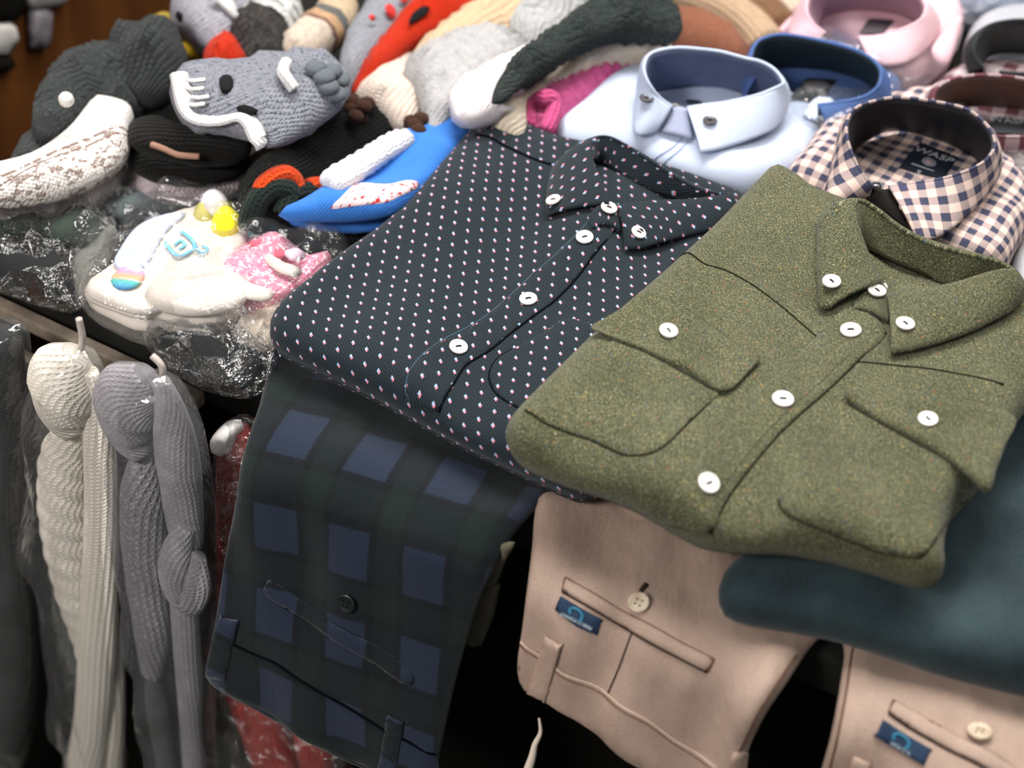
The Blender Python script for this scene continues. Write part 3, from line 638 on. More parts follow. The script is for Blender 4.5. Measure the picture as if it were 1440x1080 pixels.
belt_loop(SP, HP, [(309, 868), (336, 873), (318, 957), (290, 950)], M_WATCH, pr_, M_PSEAM); belt_loop(SP, HP, [(545, 1007), (567, 1016), (556, 1092), (532, 1082)], M_WATCH, pr_, M_PSEAM)
wp = [(374, 820), (384, 817), (430, 848), (500, 893), (577, 944), (571, 962), (500, 918), (430, 871), (376, 838)]
spool(SP, HP, wp, M_WATCH, pr_, 'pocket_welt', .0024, .0016, .004, UP, .0004); seam(SP, HP, wp[5:]+wp[:1], M_PSEAM, pr_, r=.0009); seam(SP, HP, wp[1:5], M_PSEAM, pr_, r=.0004)
button(SP, HP, (489, 846), .0062, plain('black_button', (28, 32, 34), .3, .5), M_PSEAM, pr_, 4, .0022)
# drab pair showing between plaid and khaki
M_DRAB = m_twill('drab_cotton', (84, 80, 66), (104, 98, 82), .5)
dr = empty('drab_trousers', hit3(Wall(-.03), [(690, 850)])[0], 'drab olive trousers edge showing between the tartan trousers and the khaki pair', 'trousers')
SD = Wall(-.034)
pillow('body', SD, [(724, 762), (713, 785), (706, 802), (695, 824), (660, 826), (655, 800), (690, 772)], .003, .003, .003, M_DRAB, dr, .006, None, None, corner=3)
pillow('waistband', SD, sharp([(690, 820), (704, 821), (695, 865), (678, 907), (655, 907), (640, 880), (660, 830)]), .004, .003, .003, M_DRAB, dr, .006, None, None, corner=3)
# ------------------------------------------------------------------ shirts standing behind, with buttoned ring collars
def ring_shirt(name, label, S, up, down, poly, mat, F, G, Ed, lining, uvd=None, wob=None, leaf=None, rot=0.0, bulge=.002, cat='shirt', group=None):
    r = empty(name, hit3(S, [poly[0]], -down)[0], label, cat, group)
    _, H = pillow('body', S, poly, up, down, min(up, .016), mat, r, .008, uvd, wob, corner=4)
    Sc = On(S, const(up)); f3 = curve3(Sc, F); n = len(F)
    e3 = curve3(Sc, Ed); g3 = curve3(Sc, G)
    rs = lambda q: np.stack([np.interp(np.linspace(0, 1, n), np.linspace(0, 1, len(q)), q[:, k]) for k in range(3)], -1)
    e3 = rs(e3) if len(e3) != n else e3; g3 = rs(g3) if len(g3) != n else g3
    c0 = f3.mean(0); inn = f3+(c0-f3)*.025
    loft('collar', [f3, f3*.45+e3*.55, e3], leaf or mat, r, 72, 9, .0016, None, bulge=bulge, rot=rot)
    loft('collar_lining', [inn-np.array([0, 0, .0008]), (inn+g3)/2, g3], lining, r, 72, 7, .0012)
    tube('collar_edge', crom(f3, 8), .0013, leaf or mat, r, 6)
    return r, Sc, H
# pale blue oxford
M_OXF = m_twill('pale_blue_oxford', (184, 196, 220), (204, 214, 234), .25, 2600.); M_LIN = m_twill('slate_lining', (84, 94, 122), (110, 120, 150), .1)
F = [(945, 150, .018), (928, 138, .024), (915, 122, .032), (907, 105, .038), (906, 90, .042), (913, 77, .044), (930, 70, .046), (955, 67, .046), (985, 69, .046), (1015, 73, .045), (1045, 81, .044), (1070, 87, .043), (1088, 97, .041), (1099, 110, .038), (1101, 118, .036), (1090, 124, .033), (1068, 133, .029), (1040, 140, .025), (1015, 145, .022), (990, 148, .019), (966, 152, .017)]
Gb = [(945, 172, 0), (930, 160, 0), (918, 150, 0), (912, 143, 0), (913, 136, 0), (922, 130, 0), (940, 126, 0), (965, 123, 0), (990, 124, 0), (1015, 126, 0), (1040, 131, 0), (1062, 136, 0), (1078, 143, 0), (1086, 152, 0), (1085, 160, 0), (1078, 164, 0), (1060, 168, 0), (1038, 171, 0), (1015, 173, 0), (990, 174, 0), (966, 174, 0)]
Eb = [(921, 186, .004), (895, 190, .004), (891, 165, .004), (896, 138, .008), (901, 112, .015), (906, 92, .02), (925, 82, .02), (955, 78, .018), (985, 80, .018), (1015, 84, .018), (1045, 92, .018), (1072, 100, .018), (1092, 112, .016), (1106, 130, .014), (1108, 148, .012), (1100, 168, .010), (1082, 185, .008), (1050, 198, .006), (1025, 206, .004), (1003, 212, .004), (985, 214, .004)]
SB = Flat(.036)
lb, SBc, HB = ring_shirt('oxford_shirt', 'pale blue folded shirt with slate collar lining, behind the dotted shirt', SB, .022, .034, [(775, 200), (805, 168), (850, 128), (895, 112), (955, 106), (1040, 112), (1098, 140), (1146, 175), (1168, 196), (1135, 238), (1085, 262), (1040, 275), (960, 262), (870, 232), (800, 218)], M_OXF, F, Gb, Eb, M_LIN, [(1000, 240), (1020, 100)], Wob(.0018, .08, 7, (1, 1), 51))
M_DKB = plain('smoky_button', (78, 74, 78), .3, .5)
for b_, o_ in (((904, 179), .024), ((994, 197), .016)): button(SBc, None, b_, .0052, M_DKB, M_THREAD, lb, 2, o_)
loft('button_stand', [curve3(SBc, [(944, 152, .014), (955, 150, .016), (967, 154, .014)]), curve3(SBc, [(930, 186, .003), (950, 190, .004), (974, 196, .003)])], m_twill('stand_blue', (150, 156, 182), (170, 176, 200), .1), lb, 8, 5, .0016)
button(SBc, None, (946, 172), .005, M_DKB, M_THREAD, lb, 2, .012)
seam(SB, HB, [(975, 190), (955, 212), (930, 235)], plain('oxford_seam', (160, 172, 200), .8, .2), lb); seam(SB, HB, [(968, 186), (945, 208), (915, 230)], plain('oxford_seam', (160, 172, 200), .8, .2), lb)
spool(SB, const(.022), sharp([(962, 140), (985, 141), (990, 147), (970, 148)]), plain('size_label', (70, 78, 92), .8, .1), lb, 'neck_label', .0008, .0008, .004)

# gingham
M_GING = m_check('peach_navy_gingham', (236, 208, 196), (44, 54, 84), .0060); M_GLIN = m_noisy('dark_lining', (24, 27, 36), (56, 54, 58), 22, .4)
F = [(1228, 263, .018), (1213, 246, .024), (1200, 221, .032), (1192, 198, .038), (1190, 177, .042), (1195, 161, .045), (1207, 150, .047), (1226, 143, .048), (1251, 138, .049), (1278, 138, .050), (1308, 142, .050), (1336, 147, .050), (1360, 154, .049), (1380, 168, .047), (1394, 185, .044), (1399, 200, .041), (1396, 213, .038), (1383, 228, .034), (1360, 240, .030), (1331, 250, .026), (1301, 256, .022), (1272, 260, .019), (1250, 263, .018)]
Gg = [(1230, 286, 0), (1216, 270, 0), (1205, 250, 0), (1200, 232, 0), (1202, 215, 0), (1212, 202, 0), (1226, 194, 0), (1245, 185, 0), (1268, 184, 0), (1294, 189, 0), (1318, 196, 0), (1340, 205, 0), (1360, 216, 0), (1373, 228, 0), (1378, 244, 0), (1378, 256, 0), (1372, 264, 0), (1358, 272, 0), (1336, 278, 0), (1310, 283, 0), (1285, 286, 0), (1265, 288, 0), (1250, 289, 0)]
Eg = [(1214, 278, .004), (1154, 299, .004), (1160, 272, .004), (1170, 236, .006), (1178, 205, .012), (1188, 176, .02), (1205, 163, .02), (1226, 157, .02), (1252, 152, .018), (1280, 152, .018), (1310, 157, .018), (1338, 163, .018), (1366, 172, .018), (1388, 188, .016), (1402, 208, .014), (1407, 228, .012), (1404, 248, .010), (1393, 266, .008), (1377, 287, .006), (1352, 310, .005), (1334, 325, .004), (1312, 336, .004), (1288, 337, .004)]
SG = Flat(.046)
gg, SGc, HG = ring_shirt('gingham_shirt', 'peach and navy gingham shirt with standing collar, behind the olive tweed shirt', SG, .022, .040, [(1100, 262), (1125, 225), (1150, 190), (1180, 172), (1230, 150), (1320, 150), (1390, 200), (1430, 258), (1452, 300), (1430, 345), (1412, 380), (1370, 384), (1300, 362), (1240, 322), (1190, 302), (1140, 290)], M_GING, F, Gg, Eg, M_GLIN, [(1200, 320), (1300, 200)], Wob(.0015, .07, 7, (1, 1), 53), rot=.0)
loft('button_stand', [curve3(SGc, [(1228, 262, .015), (1240, 266, .016), (1252, 266, .014)]), curve3(SGc, [(1216, 284, .004), (1245, 300, .004), (1282, 330, .003)])], plain('black_stand', (28, 25, 24), .8, .2), gg, 8, 5, .0016)
button(SGc, None, (1235, 283), .0052, plain('black_shirt_button', (22, 20, 22), .2, .6), M_THREAD, gg, 2, .014, tilt=(-.2, -.4, 0))
lab, _ = spool(SG, HG, sharp([(1294, 200), (1347, 222), (1327, 253), (1263, 237)]), plain('navy_woven_label', (34, 40, 52), .8, .15), gg, 'neck_label', .0010, .0008, .004)
M_PRINT = plain('silver_print', (190, 196, 204), .6, .2)
text('lettering', 'WASP', SG, HG, (1313, 220), (50, 19), .0110, M_PRINT, lab, .0014); text('lettering', 'S', SG, HG, (1291, 245), (50, 19), .0070, M_PRINT, lab, .0014)
spool(SG, HG, [(1296, 226), (1303, 221), (1312, 224), (1317, 230), (1312, 234), (1302, 232)], plain('grey_print', (140, 140, 150), .7, .2), lab, 'emblem', .0006, .0006, .002, None, .0011)
spool(SG, HG, [(1302, 227), (1306, 225), (1309, 228), (1306, 231)], plain('pink_print', (210, 150, 155), .7, .2), lab, 'emblem', .0006, .0006, .001, None, .0015)
seam(SG, HG, [(1281, 232), (1296, 237), (1313, 243)], M_PRINT, lab, 'underline', .0004, .0014)

# mid-blue packaged shirt
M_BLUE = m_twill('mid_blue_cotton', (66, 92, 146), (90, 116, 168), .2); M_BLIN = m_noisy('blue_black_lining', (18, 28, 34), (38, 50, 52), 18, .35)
F = [(1062, 112, .02), (1056, 92, .028), (1057, 74, .034), (1066, 58, .036), (1086, 50, .037), (1110, 49, .038), (1150, 56, .038), (1193, 67, .038), (1220, 79, .036), (1236, 94, .034), (1239, 108, .030), (1234, 122, .026), (1215, 136, .020), (1180, 144, .016), (1150, 148, .014)]
Gm = [(1070, 132, 0), (1064, 122, 0), (1063, 112, 0), (1070, 102, 0), (1086, 96, 0), (1110, 94, 0), (1137, 96, 0), (1165, 99, 0), (1190, 105, 0), (1210, 112, 0), (1224, 122, 0), (1230, 132, 0), (1216, 150, 0), (1180, 160, 0), (1150, 164, 0)]
Em = [(1045, 150, .003), (1046, 125, .004), (1050, 100, .008), (1062, 72, .012), (1085, 62, .013), (1112, 60, .013), (1150, 66, .013), (1195, 78, .013), (1226, 92, .013), (1246, 110, .010), (1252, 132, .006), (1248, 150, .004), (1230, 165, .003), (1195, 172, .003), (1160, 176, .003)]
SM = Flat(.040)
mb, SMc, HM = ring_shirt('blue_shirt', 'mid-blue packaged shirt with dark collar lining, between pale blue and pink shirts', SM, .020, .036, [(1054, 115), (1060, 85), (1082, 67), (1130, 68), (1215, 92), (1262, 126), (1264, 148), (1222, 172), (1170, 178), (1140, 162), (1095, 134)], M_BLUE, F, Gm, Em, M_BLIN, None, None)
lab, _ = spool(SM, const(.020), sharp([(1134, 110), (1177, 113), (1160, 135), (1110, 138)]), plain('green_black_label', (34, 42, 44), .7, .2), mb, 'neck_label', .0008, .0008, .004)
spool(SM, const(.0205), [(1130, 116), (1150, 113), (1168, 119), (1152, 128), (1136, 126)], plain('faded_print', (110, 104, 108), .7, .2), lab, 'emblem', .0006, .0006, .003, None, .0008)
spool(SM, const(.020), [(1135, 150), (1150, 138), (1175, 142), (1172, 160), (1150, 168), (1130, 166)], M_OXF, mb, 'paper_band', .002, .002, .005)

# pink packaged shirt
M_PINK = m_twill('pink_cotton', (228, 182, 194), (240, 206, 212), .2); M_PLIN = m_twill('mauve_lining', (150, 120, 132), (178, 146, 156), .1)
F = [(1160, 47, .018), (1143, 34, .022), (1134, 14, .028), (1140, -8, .034), (1165, -22, .036), (1200, -28, .037), (1240, -26, .036), (1275, -16, .034), (1296, -2, .032), (1302, 14, .028), (1292, 30, .024), (1262, 44, .020), (1235, 51, .017), (1207, 53, .015)]
Gp = [(1168, 62, 0), (1158, 50, 0), (1152, 36, 0), (1158, 24, 0), (1175, 18, 0), (1200, 14, 0), (1235, 15, 0), (1265, 20, 0), (1285, 30, 0), (1290, 42, 0), (1282, 54, 0), (1260, 62, 0), (1235, 67, 0), (1207, 69, 0)]
Ep = [(1140, 72, .003), (1110, 66, .003), (1112, 34, .004), (1128, 4, .010), (1158, -8, .012), (1200, -14, .012), (1240, -12, .012), (1282, 0, .012), (1310, 14, .010), (1322, 36, .006), (1310, 60, .004), (1282, 84, .003), (1250, 92, .003), (1222, 88, .003)]
SPk = Flat(.040)
pk, SPc, HPk = ring_shirt('pink_shirt', 'pale pink packaged shirt with mauve collar lining, behind the mid-blue shirt', SPk, .020, .036, [(1085, 60), (1115, 30), (1150, -10), (1230, -35), (1310, -15), (1352, 25), (1345, 62), (1328, 95), (1290, 114), (1262, 118), (1200, 72), (1130, 52)], M_PINK, F, Gp, Ep, M_PLIN, None, None)
spool(SPk, const(.020), sharp([(1222, 26), (1258, 29), (1244, 47), (1207, 48)]), plain('grey_black_label', (74, 68, 74), .7, .2), pk, 'neck_label', .0008, .0008, .004)
pillow('collar_tip', On(SPk, const(.02)), [(1310, 66), (1330, 40), (1352, 24), (1345, 60), (1333, 92), (1315, 84)], .006, .002, .006, M_PINK, pk, .006)

# dark grey collar and multicolour collar at the right end
M_CHAR = m_twill('charcoal_cotton', (44, 48, 50), (66, 70, 70), .1); M_CLIN = m_noisy('green_grey_lining', (44, 52, 52), (76, 80, 78), 16, .4)
F = [(1382, 94, .016), (1371, 80, .022), (1369, 66, .028), (1376, 48, .034), (1390, 36, .036), (1412, 30, .037), (1440, 28, .037), (1475, 32, .036), (1500, 44, .032), (1512, 62, .028), (1505, 82, .022), (1480, 98, .018), (1440, 103, .015), (1405, 101, .015)]
Gc = [(1388, 112, 0), (1382, 100, 0), (1382, 88, 0), (1392, 78, 0), (1410, 74, 0), (1440, 74, 0), (1470, 78, 0), (1490, 88, 0), (1500, 100, 0), (1490, 112, 0), (1470, 118, 0), (1440, 120, 0), (1405, 118, 0)]
Ec = [(1364, 104, .003), (1358, 86, .004), (1360, 64, .010), (1372, 52, .014), (1390, 44, .014), (1412, 40, .014), (1440, 38, .014), (1478, 42, .014), (1508, 54, .012), (1522, 72, .008), (1512, 98, .004), (1480, 112, .003), (1440, 116, .003), (1400, 115, .003)]
M_GREYB = m_twill('grey_cotton', (150, 152, 160), (190, 190, 198), .2)
cs, SCc, HC = ring_shirt('charcoal_shirt', 'charcoal packaged shirt with round collar, behind the multicolour patterned collar', Flat(.040), .020, .036, [(1355, 70), (1372, 38), (1420, 25), (1500, 30), (1535, 70), (1500, 98), (1430, 102), (1372, 102)], M_GREYB, F, Gc, Ec, M_CLIN, leaf=M_CHAR)
M_MULTI = m_check('multicolour_plaid', (216, 198, 202), (104, 56, 66), .010); M_MLIN = m_noisy('brown_lining', (62, 60, 58), (104, 74, 66), 24, .4)
F = [(1330, 172, .016), (1316, 156, .022), (1312, 138, .028), (1320, 122, .034), (1338, 112, .037), (1368, 106, .038), (1402, 106, .038), (1440, 111, .037), (1475, 122, .034), (1500, 142, .030), (1505, 165, .024), (1480, 184, .018), (1440, 192, .016), (1400, 192, .015)]
Gq = [(1340, 186, 0), (1330, 172, 0), (1330, 162, 0), (1342, 154, 0), (1362, 150, 0), (1390, 149, 0), (1420, 151, 0), (1450, 156, 0), (1475, 166, 0), (1490, 180, 0), (1485, 196, 0), (1470, 204, 0), (1440, 208, 0), (1400, 208, 0)]
Eq = [(1300, 190, .003), (1296, 165, .004), (1302, 138, .010), (1314, 124, .014), (1335, 118, .015), (1368, 114, .015), (1404, 114, .015), (1442, 120, .015), (1482, 132, .014), (1512, 152, .010), (1520, 178, .006), (1490, 204, .003), (1440, 214, .003), (1395, 212, .003)]
ms, SQc, HQ = ring_shirt('multicolour_shirt', 'shirt with red, navy and white plaid collar and dark label, behind the gingham shirt', Flat(.040), .020, .036, [(1308, 146), (1326, 116), (1370, 104), (1450, 110), (1525, 150), (1520, 210), (1470, 250), (1440, 236), (1412, 204), (1378, 178), (1340, 166)], M_MULTI, F, Gq, Eq, M_MLIN, None, None)
lab, _ = spool(Flat(.040), const(.020), sharp([(1398, 164), (1448, 170), (1446, 190), (1386, 186)]), plain('charcoal_label', (56, 58, 62), .7, .2), ms, 'neck_label', .0008, .0008, .004)
text('lettering', 'WASP', Flat(.040), const(.020), (1416, 172), (50, 4), .010, M_PRINT, lab, .0016)
# grey shirt peeping out right of the gingham one
gs = empty('grey_shirt', hit3(Flat(.0), [(1440, 400)])[0], 'light grey folded shirt with a small blue square, right of the gingham shirt', 'shirt')
_, Hgs = pillow('body', Flat(.024), [(1432, 270), (1440, 320), (1420, 372), (1424, 420), (1440, 450), (1540, 470), (1600, 360), (1520, 250), (1460, 240)], .018, .020, .015, m_twill('light_grey_melange', (176, 178, 184), (204, 204, 208), .2), gs, .008)
spool(Flat(.024), Hgs, sharp([(1424, 399), (1437, 401), (1436, 418), (1423, 416)]), plain('blue_square', (60, 104, 176), .8, .2), gs, 'blue_mark', .0006, .0006, .003)
# ------------------------------------------------------------------ wooden partition at the table's far left end
class Side:
    """upright plane facing +X"""
    def __init__(s, x): s.x = x
    def to3(s, u, v, h):
        u = np.asarray(u, float); v = np.asarray(v, float); h = np.asarray(h, float)+0*u
        return np.stack([s.x+h, v, TZ+u], -1)
XW = XL-.16
o = boxmesh('wall_left', (XW-.04, -2.0, 0), (XW, 4.0, 1.3), m_wood('brown_wood')); o['kind'] = 'structure'
def on_side(name, label, cat, px, mat, up=.006):
    S = Side(XW+.004)
    q = []
    for (x, y) in px:
        d = rdir(x, y); k = (XW+.004-CAM[0])/d[0]; p = CAM+d*k; q.append((p[2]-TZ, p[1]))
    ob, _ = pillow(name, S, q, up, .004, .006, mat, None, .01, None, None, px=False, corner=3); return tag(ob, label, cat)
on_side('price_card', 'white card pinned to the brown wooden partition', 'card', sharp([(-20, 28), (18, 30), (24, 52), (20, 76), (-20, 78)]), plain('card_white', (226, 222, 216), .7, .2))
on_side('hanging_garment', 'black garment pinned to the brown wooden partition above the white card', 'garment', [(-30, -30), (30, -30), (33, 2), (26, 26), (-30, 28)], plain('garment_black', (22, 20, 18), .9, .1))
on_side('hanging_glove', 'black glove hanging on the brown wooden partition under the white card', 'glove', [(-30, 80), (18, 80), (18, 98), (-30, 102)], plain('glove_black', (26, 20, 14), .9, .1))
on_side('pale_tag', 'pale grey printed tag on the brown wooden partition', 'tag', sharp([(40, 12), (72, 10), (68, 66), (42, 70)]), m_noisy('tag_grey', (108, 104, 112), (160, 152, 156), 60, .6))
on_side('grey_ribbon', 'light grey ribbon at the top of the brown wooden partition', 'ribbon', [(34, -20), (95, -20), (88, 4), (60, 10), (38, 12)], plain('ribbon_grey', (170, 166, 164), .7, .2))

# ------------------------------------------------------------------ knitwear pile
def knit(name, label, cat, poly, z, up, down, mat, uvd=None, rim=None, parent=None, wob=None, sm=4, sp=.007, group=None, ribs=None, corner=4, tx=0.0, y0=0.3):
    """soft knitted piece lying on the table; ribs=(wavelength, depth) along the fabric's own width"""
    S = Flat(z, tx, y0)
    q = hit(S, poly); d = disp = wob
    if ribs:
        o0, a0, d0, L = uv_frame(S, uvd); wl, dp = ribs
        def disp(u, v):
            c = (np.asarray(u)-o0[0])*a0[0]+(np.asarray(v)-o0[1])*a0[1]
            return dp*(np.abs(np.cos(c*math.pi/wl))-.6)+(wob(u, v) if wob else 0)
        sp = min(sp, max(wl/6, .0022))
    ob, H = pillow(name, S, poly, up, down, rim or (up+down)*.6, mat, parent, sp, uvd, disp, sm=sm, corner=corner)
    if parent is None and label: tag(ob, label, cat, group)
    return ob, H, S
def kroot(name, label, cat, poly, z): return empty(name, hit3(Flat(z), [poly[0]])[0]-np.array([0, 0, z]), label, cat)
def ball(name, S, px, h, r, mat, parent, sq=1.0):
    V = []; Fc = []; n = 10; c = hit3(S, [px], h)[0]
    for i in range(7):
        a = math.pi*i/6
        for k in range(n): t = 6.2832*k/n; V.append(c+r*np.array([math.sin(a)*math.cos(t), math.sin(a)*math.sin(t), math.cos(a)*sq]))
    Fc = [(i*n+k, i*n+(k+1) % n, (i+1)*n+(k+1) % n, (i+1)*n+k) for i in range(6) for k in range(n)]
    return build(name, V, Fc, mat, parent)
W1 = lambda a, l, sd: Wob(a, l, 8, (1, 1), sd)
# charcoal cable hat with a shiny stud
pc = [(44, 178), (52, 145), (75, 110), (115, 84), (155, 76), (195, 90), (215, 120), (205, 150), (170, 165), (135, 160), (100, 185), (60, 200)]
r = kroot('charcoal_hat', 'charcoal knitted hat with a bobble and a shiny stud, beside the white patterned knit', 'hat', pc, .05)
M_CHK = m_knit('charcoal_wool', (62, 66, 66), (40, 44, 44), .010, .006, .003, cable=.03)
_, Hh, Sh = knit('crown', None, None, pc, .045, .040, .040, M_CHK, [(60, 190), (200, 100)], .05, r, W1(.006, .05, 61), ribs=(.02, .005))
knit('bobble', None, None, [(150, 95), (158, 62), (178, 45), (205, 38), (238, 46), (262, 70), (262, 100), (240, 128), (200, 138), (168, 125)], .055, .036, .036, m_knit('charcoal_fluff', (58, 62, 62), (34, 38, 38), .008, .006, .004), [(160, 120), (250, 60)], .04, r, W1(.006, .035, 62))
knit('brim', None, None, [(30, 205), (60, 180), (105, 172), (150, 150), (200, 148), (235, 140), (230, 165), (180, 180), (120, 200), (60, 232), (10, 240)], .03, .024, .026, M_CHK, [(60, 215), (200, 150)], .03, r, W1(.003, .04, 63))
ball('stud', Sh, (93, 140), .044, .0055, plain('stud_white', (235, 232, 225), .15, .8), r)
# white nordic knit, two layers
pw = [(-40, 252), (0, 238), (50, 222), (90, 195), (118, 162), (130, 147), (155, 147), (188, 158), (180, 180), (184, 202), (176, 222), (148, 244), (100, 265), (50, 277), (0, 283), (-50, 289)]
r = kroot('nordic_scarf', 'white folded knit with a pale brown pattern, at the far left of the table', 'scarf', pw, .05)
M_NOR = m_knit('nordic_white', (234, 230, 226), (210, 200, 194), .006, .005, .0016, nord=((112, 84, 72), 105, .28, .86))
knit('upper_layer', None, None, pw, .052, .014, .014, M_NOR, [(60, 225), (120, 275)], .014, r, W1(.002, .06, 64), sm=0)
knit('lower_layer', None, None, [(-40, 286), (50, 278), (120, 252), (172, 226), (178, 246), (152, 270), (100, 290), (40, 301), (-40, 311)], .026, .014, .024, m_knit('nordic_hem', (226, 216, 214), None, .006, .005, .0016), [(60, 280), (80, 310)], .016, r, None)
# black folded knit and pale folded scarf
pb = [(182, 176), (200, 166), (235, 172), (275, 184), (320, 184), (352, 196), (350, 216), (320, 228), (260, 226), (215, 216), (182, 202)]
r = kroot('black_scarf', 'black folded knit stacked on a pale folded scarf, under the grey patterned hat', 'scarf', pb, .05)
M_BLK = m_knit('black_wool', (26, 25, 23), (14, 14, 13), .007, .006, .002)
knit('fold', None, None, pb, .058, .010, .010, M_BLK, [(200, 200), (340, 210)], .012, r); knit('fold', None, None, [(180, 205), (230, 222), (300, 230), (350, 220), (348, 236), (310, 252), (260, 256), (215, 250), (185, 236)], .040, .010, .010, M_BLK, [(200, 230), (340, 235)], .012, r)
tube('tan_trim', hit3(Flat(.058), crom([(213, 203), (230, 209), (248, 217), (262, 219), (280, 220)], 4), .0098), .0022, plain('tan_stitch', (160, 122, 104), .8, .2), r, 6)
knit('pale_scarf', 'pale pinkish grey folded scarf at the bottom of the black knit stack', 'scarf', [(187, 246), (210, 240), (250, 254), (300, 258), (335, 240), (352, 247), (342, 264), (300, 275), (230, 276), (190, 267)], .024, .018, .022, m_knit('pale_mauve_wool', (198, 182, 186), (160, 146, 152), .012, .006, .003), [(200, 260), (340, 255)], .018)
# grey patterned hat
pg = [(238, 128), (250, 108), (275, 100), (310, 100), (360, 92), (400, 84), (450, 85), (485, 100), (494, 126), (480, 148), (440, 176), (400, 200), (368, 209), (348, 192), (325, 180), (285, 180), (252, 166)]
r = kroot('grey_hat', 'grey knitted hat with white trim and black spots, on the black folded knit', 'hat', pg, .07)
M_GRH = m_knit('grey_wool', (142, 144, 154), (92, 96, 106), .006, .005, .002, speck=((84, 88, 98), .60))
_, Hg, Sg = knit('crown', None, None, pg, .086, .024, .020, M_GRH, [(260, 150), (470, 120)], .035, r, W1(.003, .05, 65))
M_WTR = m_knit('white_wool', (232, 230, 230), (200, 198, 200), .006, .005, .002)
S2 = On(Sg, Hg); M_BSP = plain('black_spot', (34, 34, 36), .95, .05)
tube('trim', hit3(S2, crom([(252, 104), (256, 125), (262, 150), (274, 165), (300, 170), (335, 164), (352, 172), (362, 192), (368, 204)], 5), .001), .0065, M_WTR, r, 8, flat=.4)
for pp in ([(308, 112), (318, 104), (328, 112), (326, 126), (315, 134), (310, 124)], [(330, 152), (345, 148), (364, 156), (358, 162), (338, 162)]): spool(Sg, Hg, pp, M_BSP, r, 'spot', .002, .003, .004)
tube('cord', hit3(S2, crom([(403, 88), (398, 100), (404, 112), (414, 126)], 5), .003), .0045, M_WTR, r, 7)
for q in ((285, 112), (283, 124), (290, 136), (284, 146)): tube('tassel', hit3(S2, [(q[0]-22, q[1]+1), (q[0]-10, q[1]+2), (q[0]+4, q[1])], .001), .0016, M_WTR, r, 6)
for q in ((444, 96), (456, 108), (466, 100), (462, 122), (478, 112), (473, 132)): ball('bobble', S2, q, .001, .008, m_knit('slate_bobble', (104, 110, 116), (70, 76, 82), .006, .005, .002), r, .6)
knit('taupe_scarf', 'taupe folded scarf between grey patterned hat and black gloves', 'scarf', [(322, 240), (370, 215), (420, 188), (455, 166), (482, 160), (482, 176), (450, 197), (400, 218), (345, 246)], .030, .018, .026, m_knit('taupe_wool', (132, 112, 98), (100, 84, 74), .007, .006, .002, stripes=[(0, (140, 118, 102)), (.72, (140, 118, 102)), (.74, (70, 62, 58)), (.84, (150, 128, 112)), (.9, (60, 54, 50))]), [(325, 240), (482, 165)], .02)
# black gloves with orange bands, white cuff
pg = [(345, 252), (400, 216), (450, 182), (500, 161), (560, 155), (587, 165), (590, 184), (560, 202), (505, 226), (470, 250), (440, 290), (395, 318), (348, 322), (332, 300), (335, 272)]
r = kroot('black_glove', 'black knitted glove with orange bands, beside the blue beanie', 'glove', pg, .04)
_, Hg, Sg = knit('hand', None, None, pg, .034, .030, .030, m_knit('green_black_wool', (24, 28, 26), (14, 16, 15), .006, .005, .002), [(350, 290), (580, 170)], .035, r, W1(.004, .05, 66))
M_ORA = m_knit('orange_wool', (222, 78, 34), (180, 50, 20), .006, .005, .002); S2 = On(Sg, Hg)
for i, pts in enumerate(([(366, 268), (372, 258), (386, 248), (402, 244), (413, 252), (418, 264)], [(434, 264), (446, 260), (458, 264), (462, 272)])):
    P = hit3(S2, crom(pts, 4), .004); tube('orange_band', P, .0062, M_ORA, r, 8)
M_GBK = m_knit('dark_green_finger', (34, 44, 40), (18, 24, 22), .006, .005, .002)
for pts in ([(352, 318), (356, 296), (366, 278), (384, 266), (404, 268), (412, 278)], [(398, 300), (404, 284), (418, 272), (436, 272)], [(430, 290), (440, 278), (456, 276)]):
    tube('finger', hit3(S2, crom(pts, 4), .003), .0085, M_GBK, r, 8)
knit('white_cuff', 'white ribbed cuff between black glove and blue beanie', 'glove', [(450, 249), (500, 219), (548, 191), (574, 189), (582, 200), (545, 224), (510, 250), (482, 268), (462, 262)], .066, .010, .010, m_knit('white_rib', (226, 224, 230), (190, 188, 196), .006, .006, .0008), [(460, 258), (575, 194)], .012, ribs=(.011, .003))
# blue beanie
pu = [(391, 303), (430, 284), (480, 254), (530, 214), (590, 180), (625, 171), (655, 172), (670, 180), (640, 216), (596, 266), (560, 294), (515, 304), (460, 306)]
r = kroot('blue_beanie', 'bright blue folded beanie with a pink and white patch', 'beanie', pu, .05)
M_BLU = m_knit('royal_blue_wool', (62, 124, 208), (44, 96, 176), .003, .003, .0005, fuzz=.2)
_, Hu, Su = knit('crown', None, None, pu, .053, .010, .009, M_BLU, [(420, 298), (660, 180)], .010, r, W1(.0025, .08, 67), sm=0)
knit('turn_up', None, None, [(393, 304), (440, 303), (500, 308), (560, 300), (620, 286), (610, 302), (560, 316), (510, 324), (460, 320), (410, 314)], .034, .009, .009, M_BLU, [(400, 308), (600, 300)], .010, r)
def m_patch():
    m, t, b = start('pink_white_patch', .8, .2); u, v, k = UV(t, 'span'); n = noise(t, vec(t, u*1.0, v*.35), 26, 3, .6)
    color(t, b, mix(t, n.gt(.58), lin((238, 216, 222)), lin((196, 52, 56)))); return m
spool(Su, Hu, [(464, 293), (482, 275), (498, 261), (516, 258), (552, 259), (590, 256), (578, 270), (550, 283), (520, 288), (490, 291)], m_patch(), r, 'patch', .0010, .0010, .004, [(468, 290), (580, 262)])
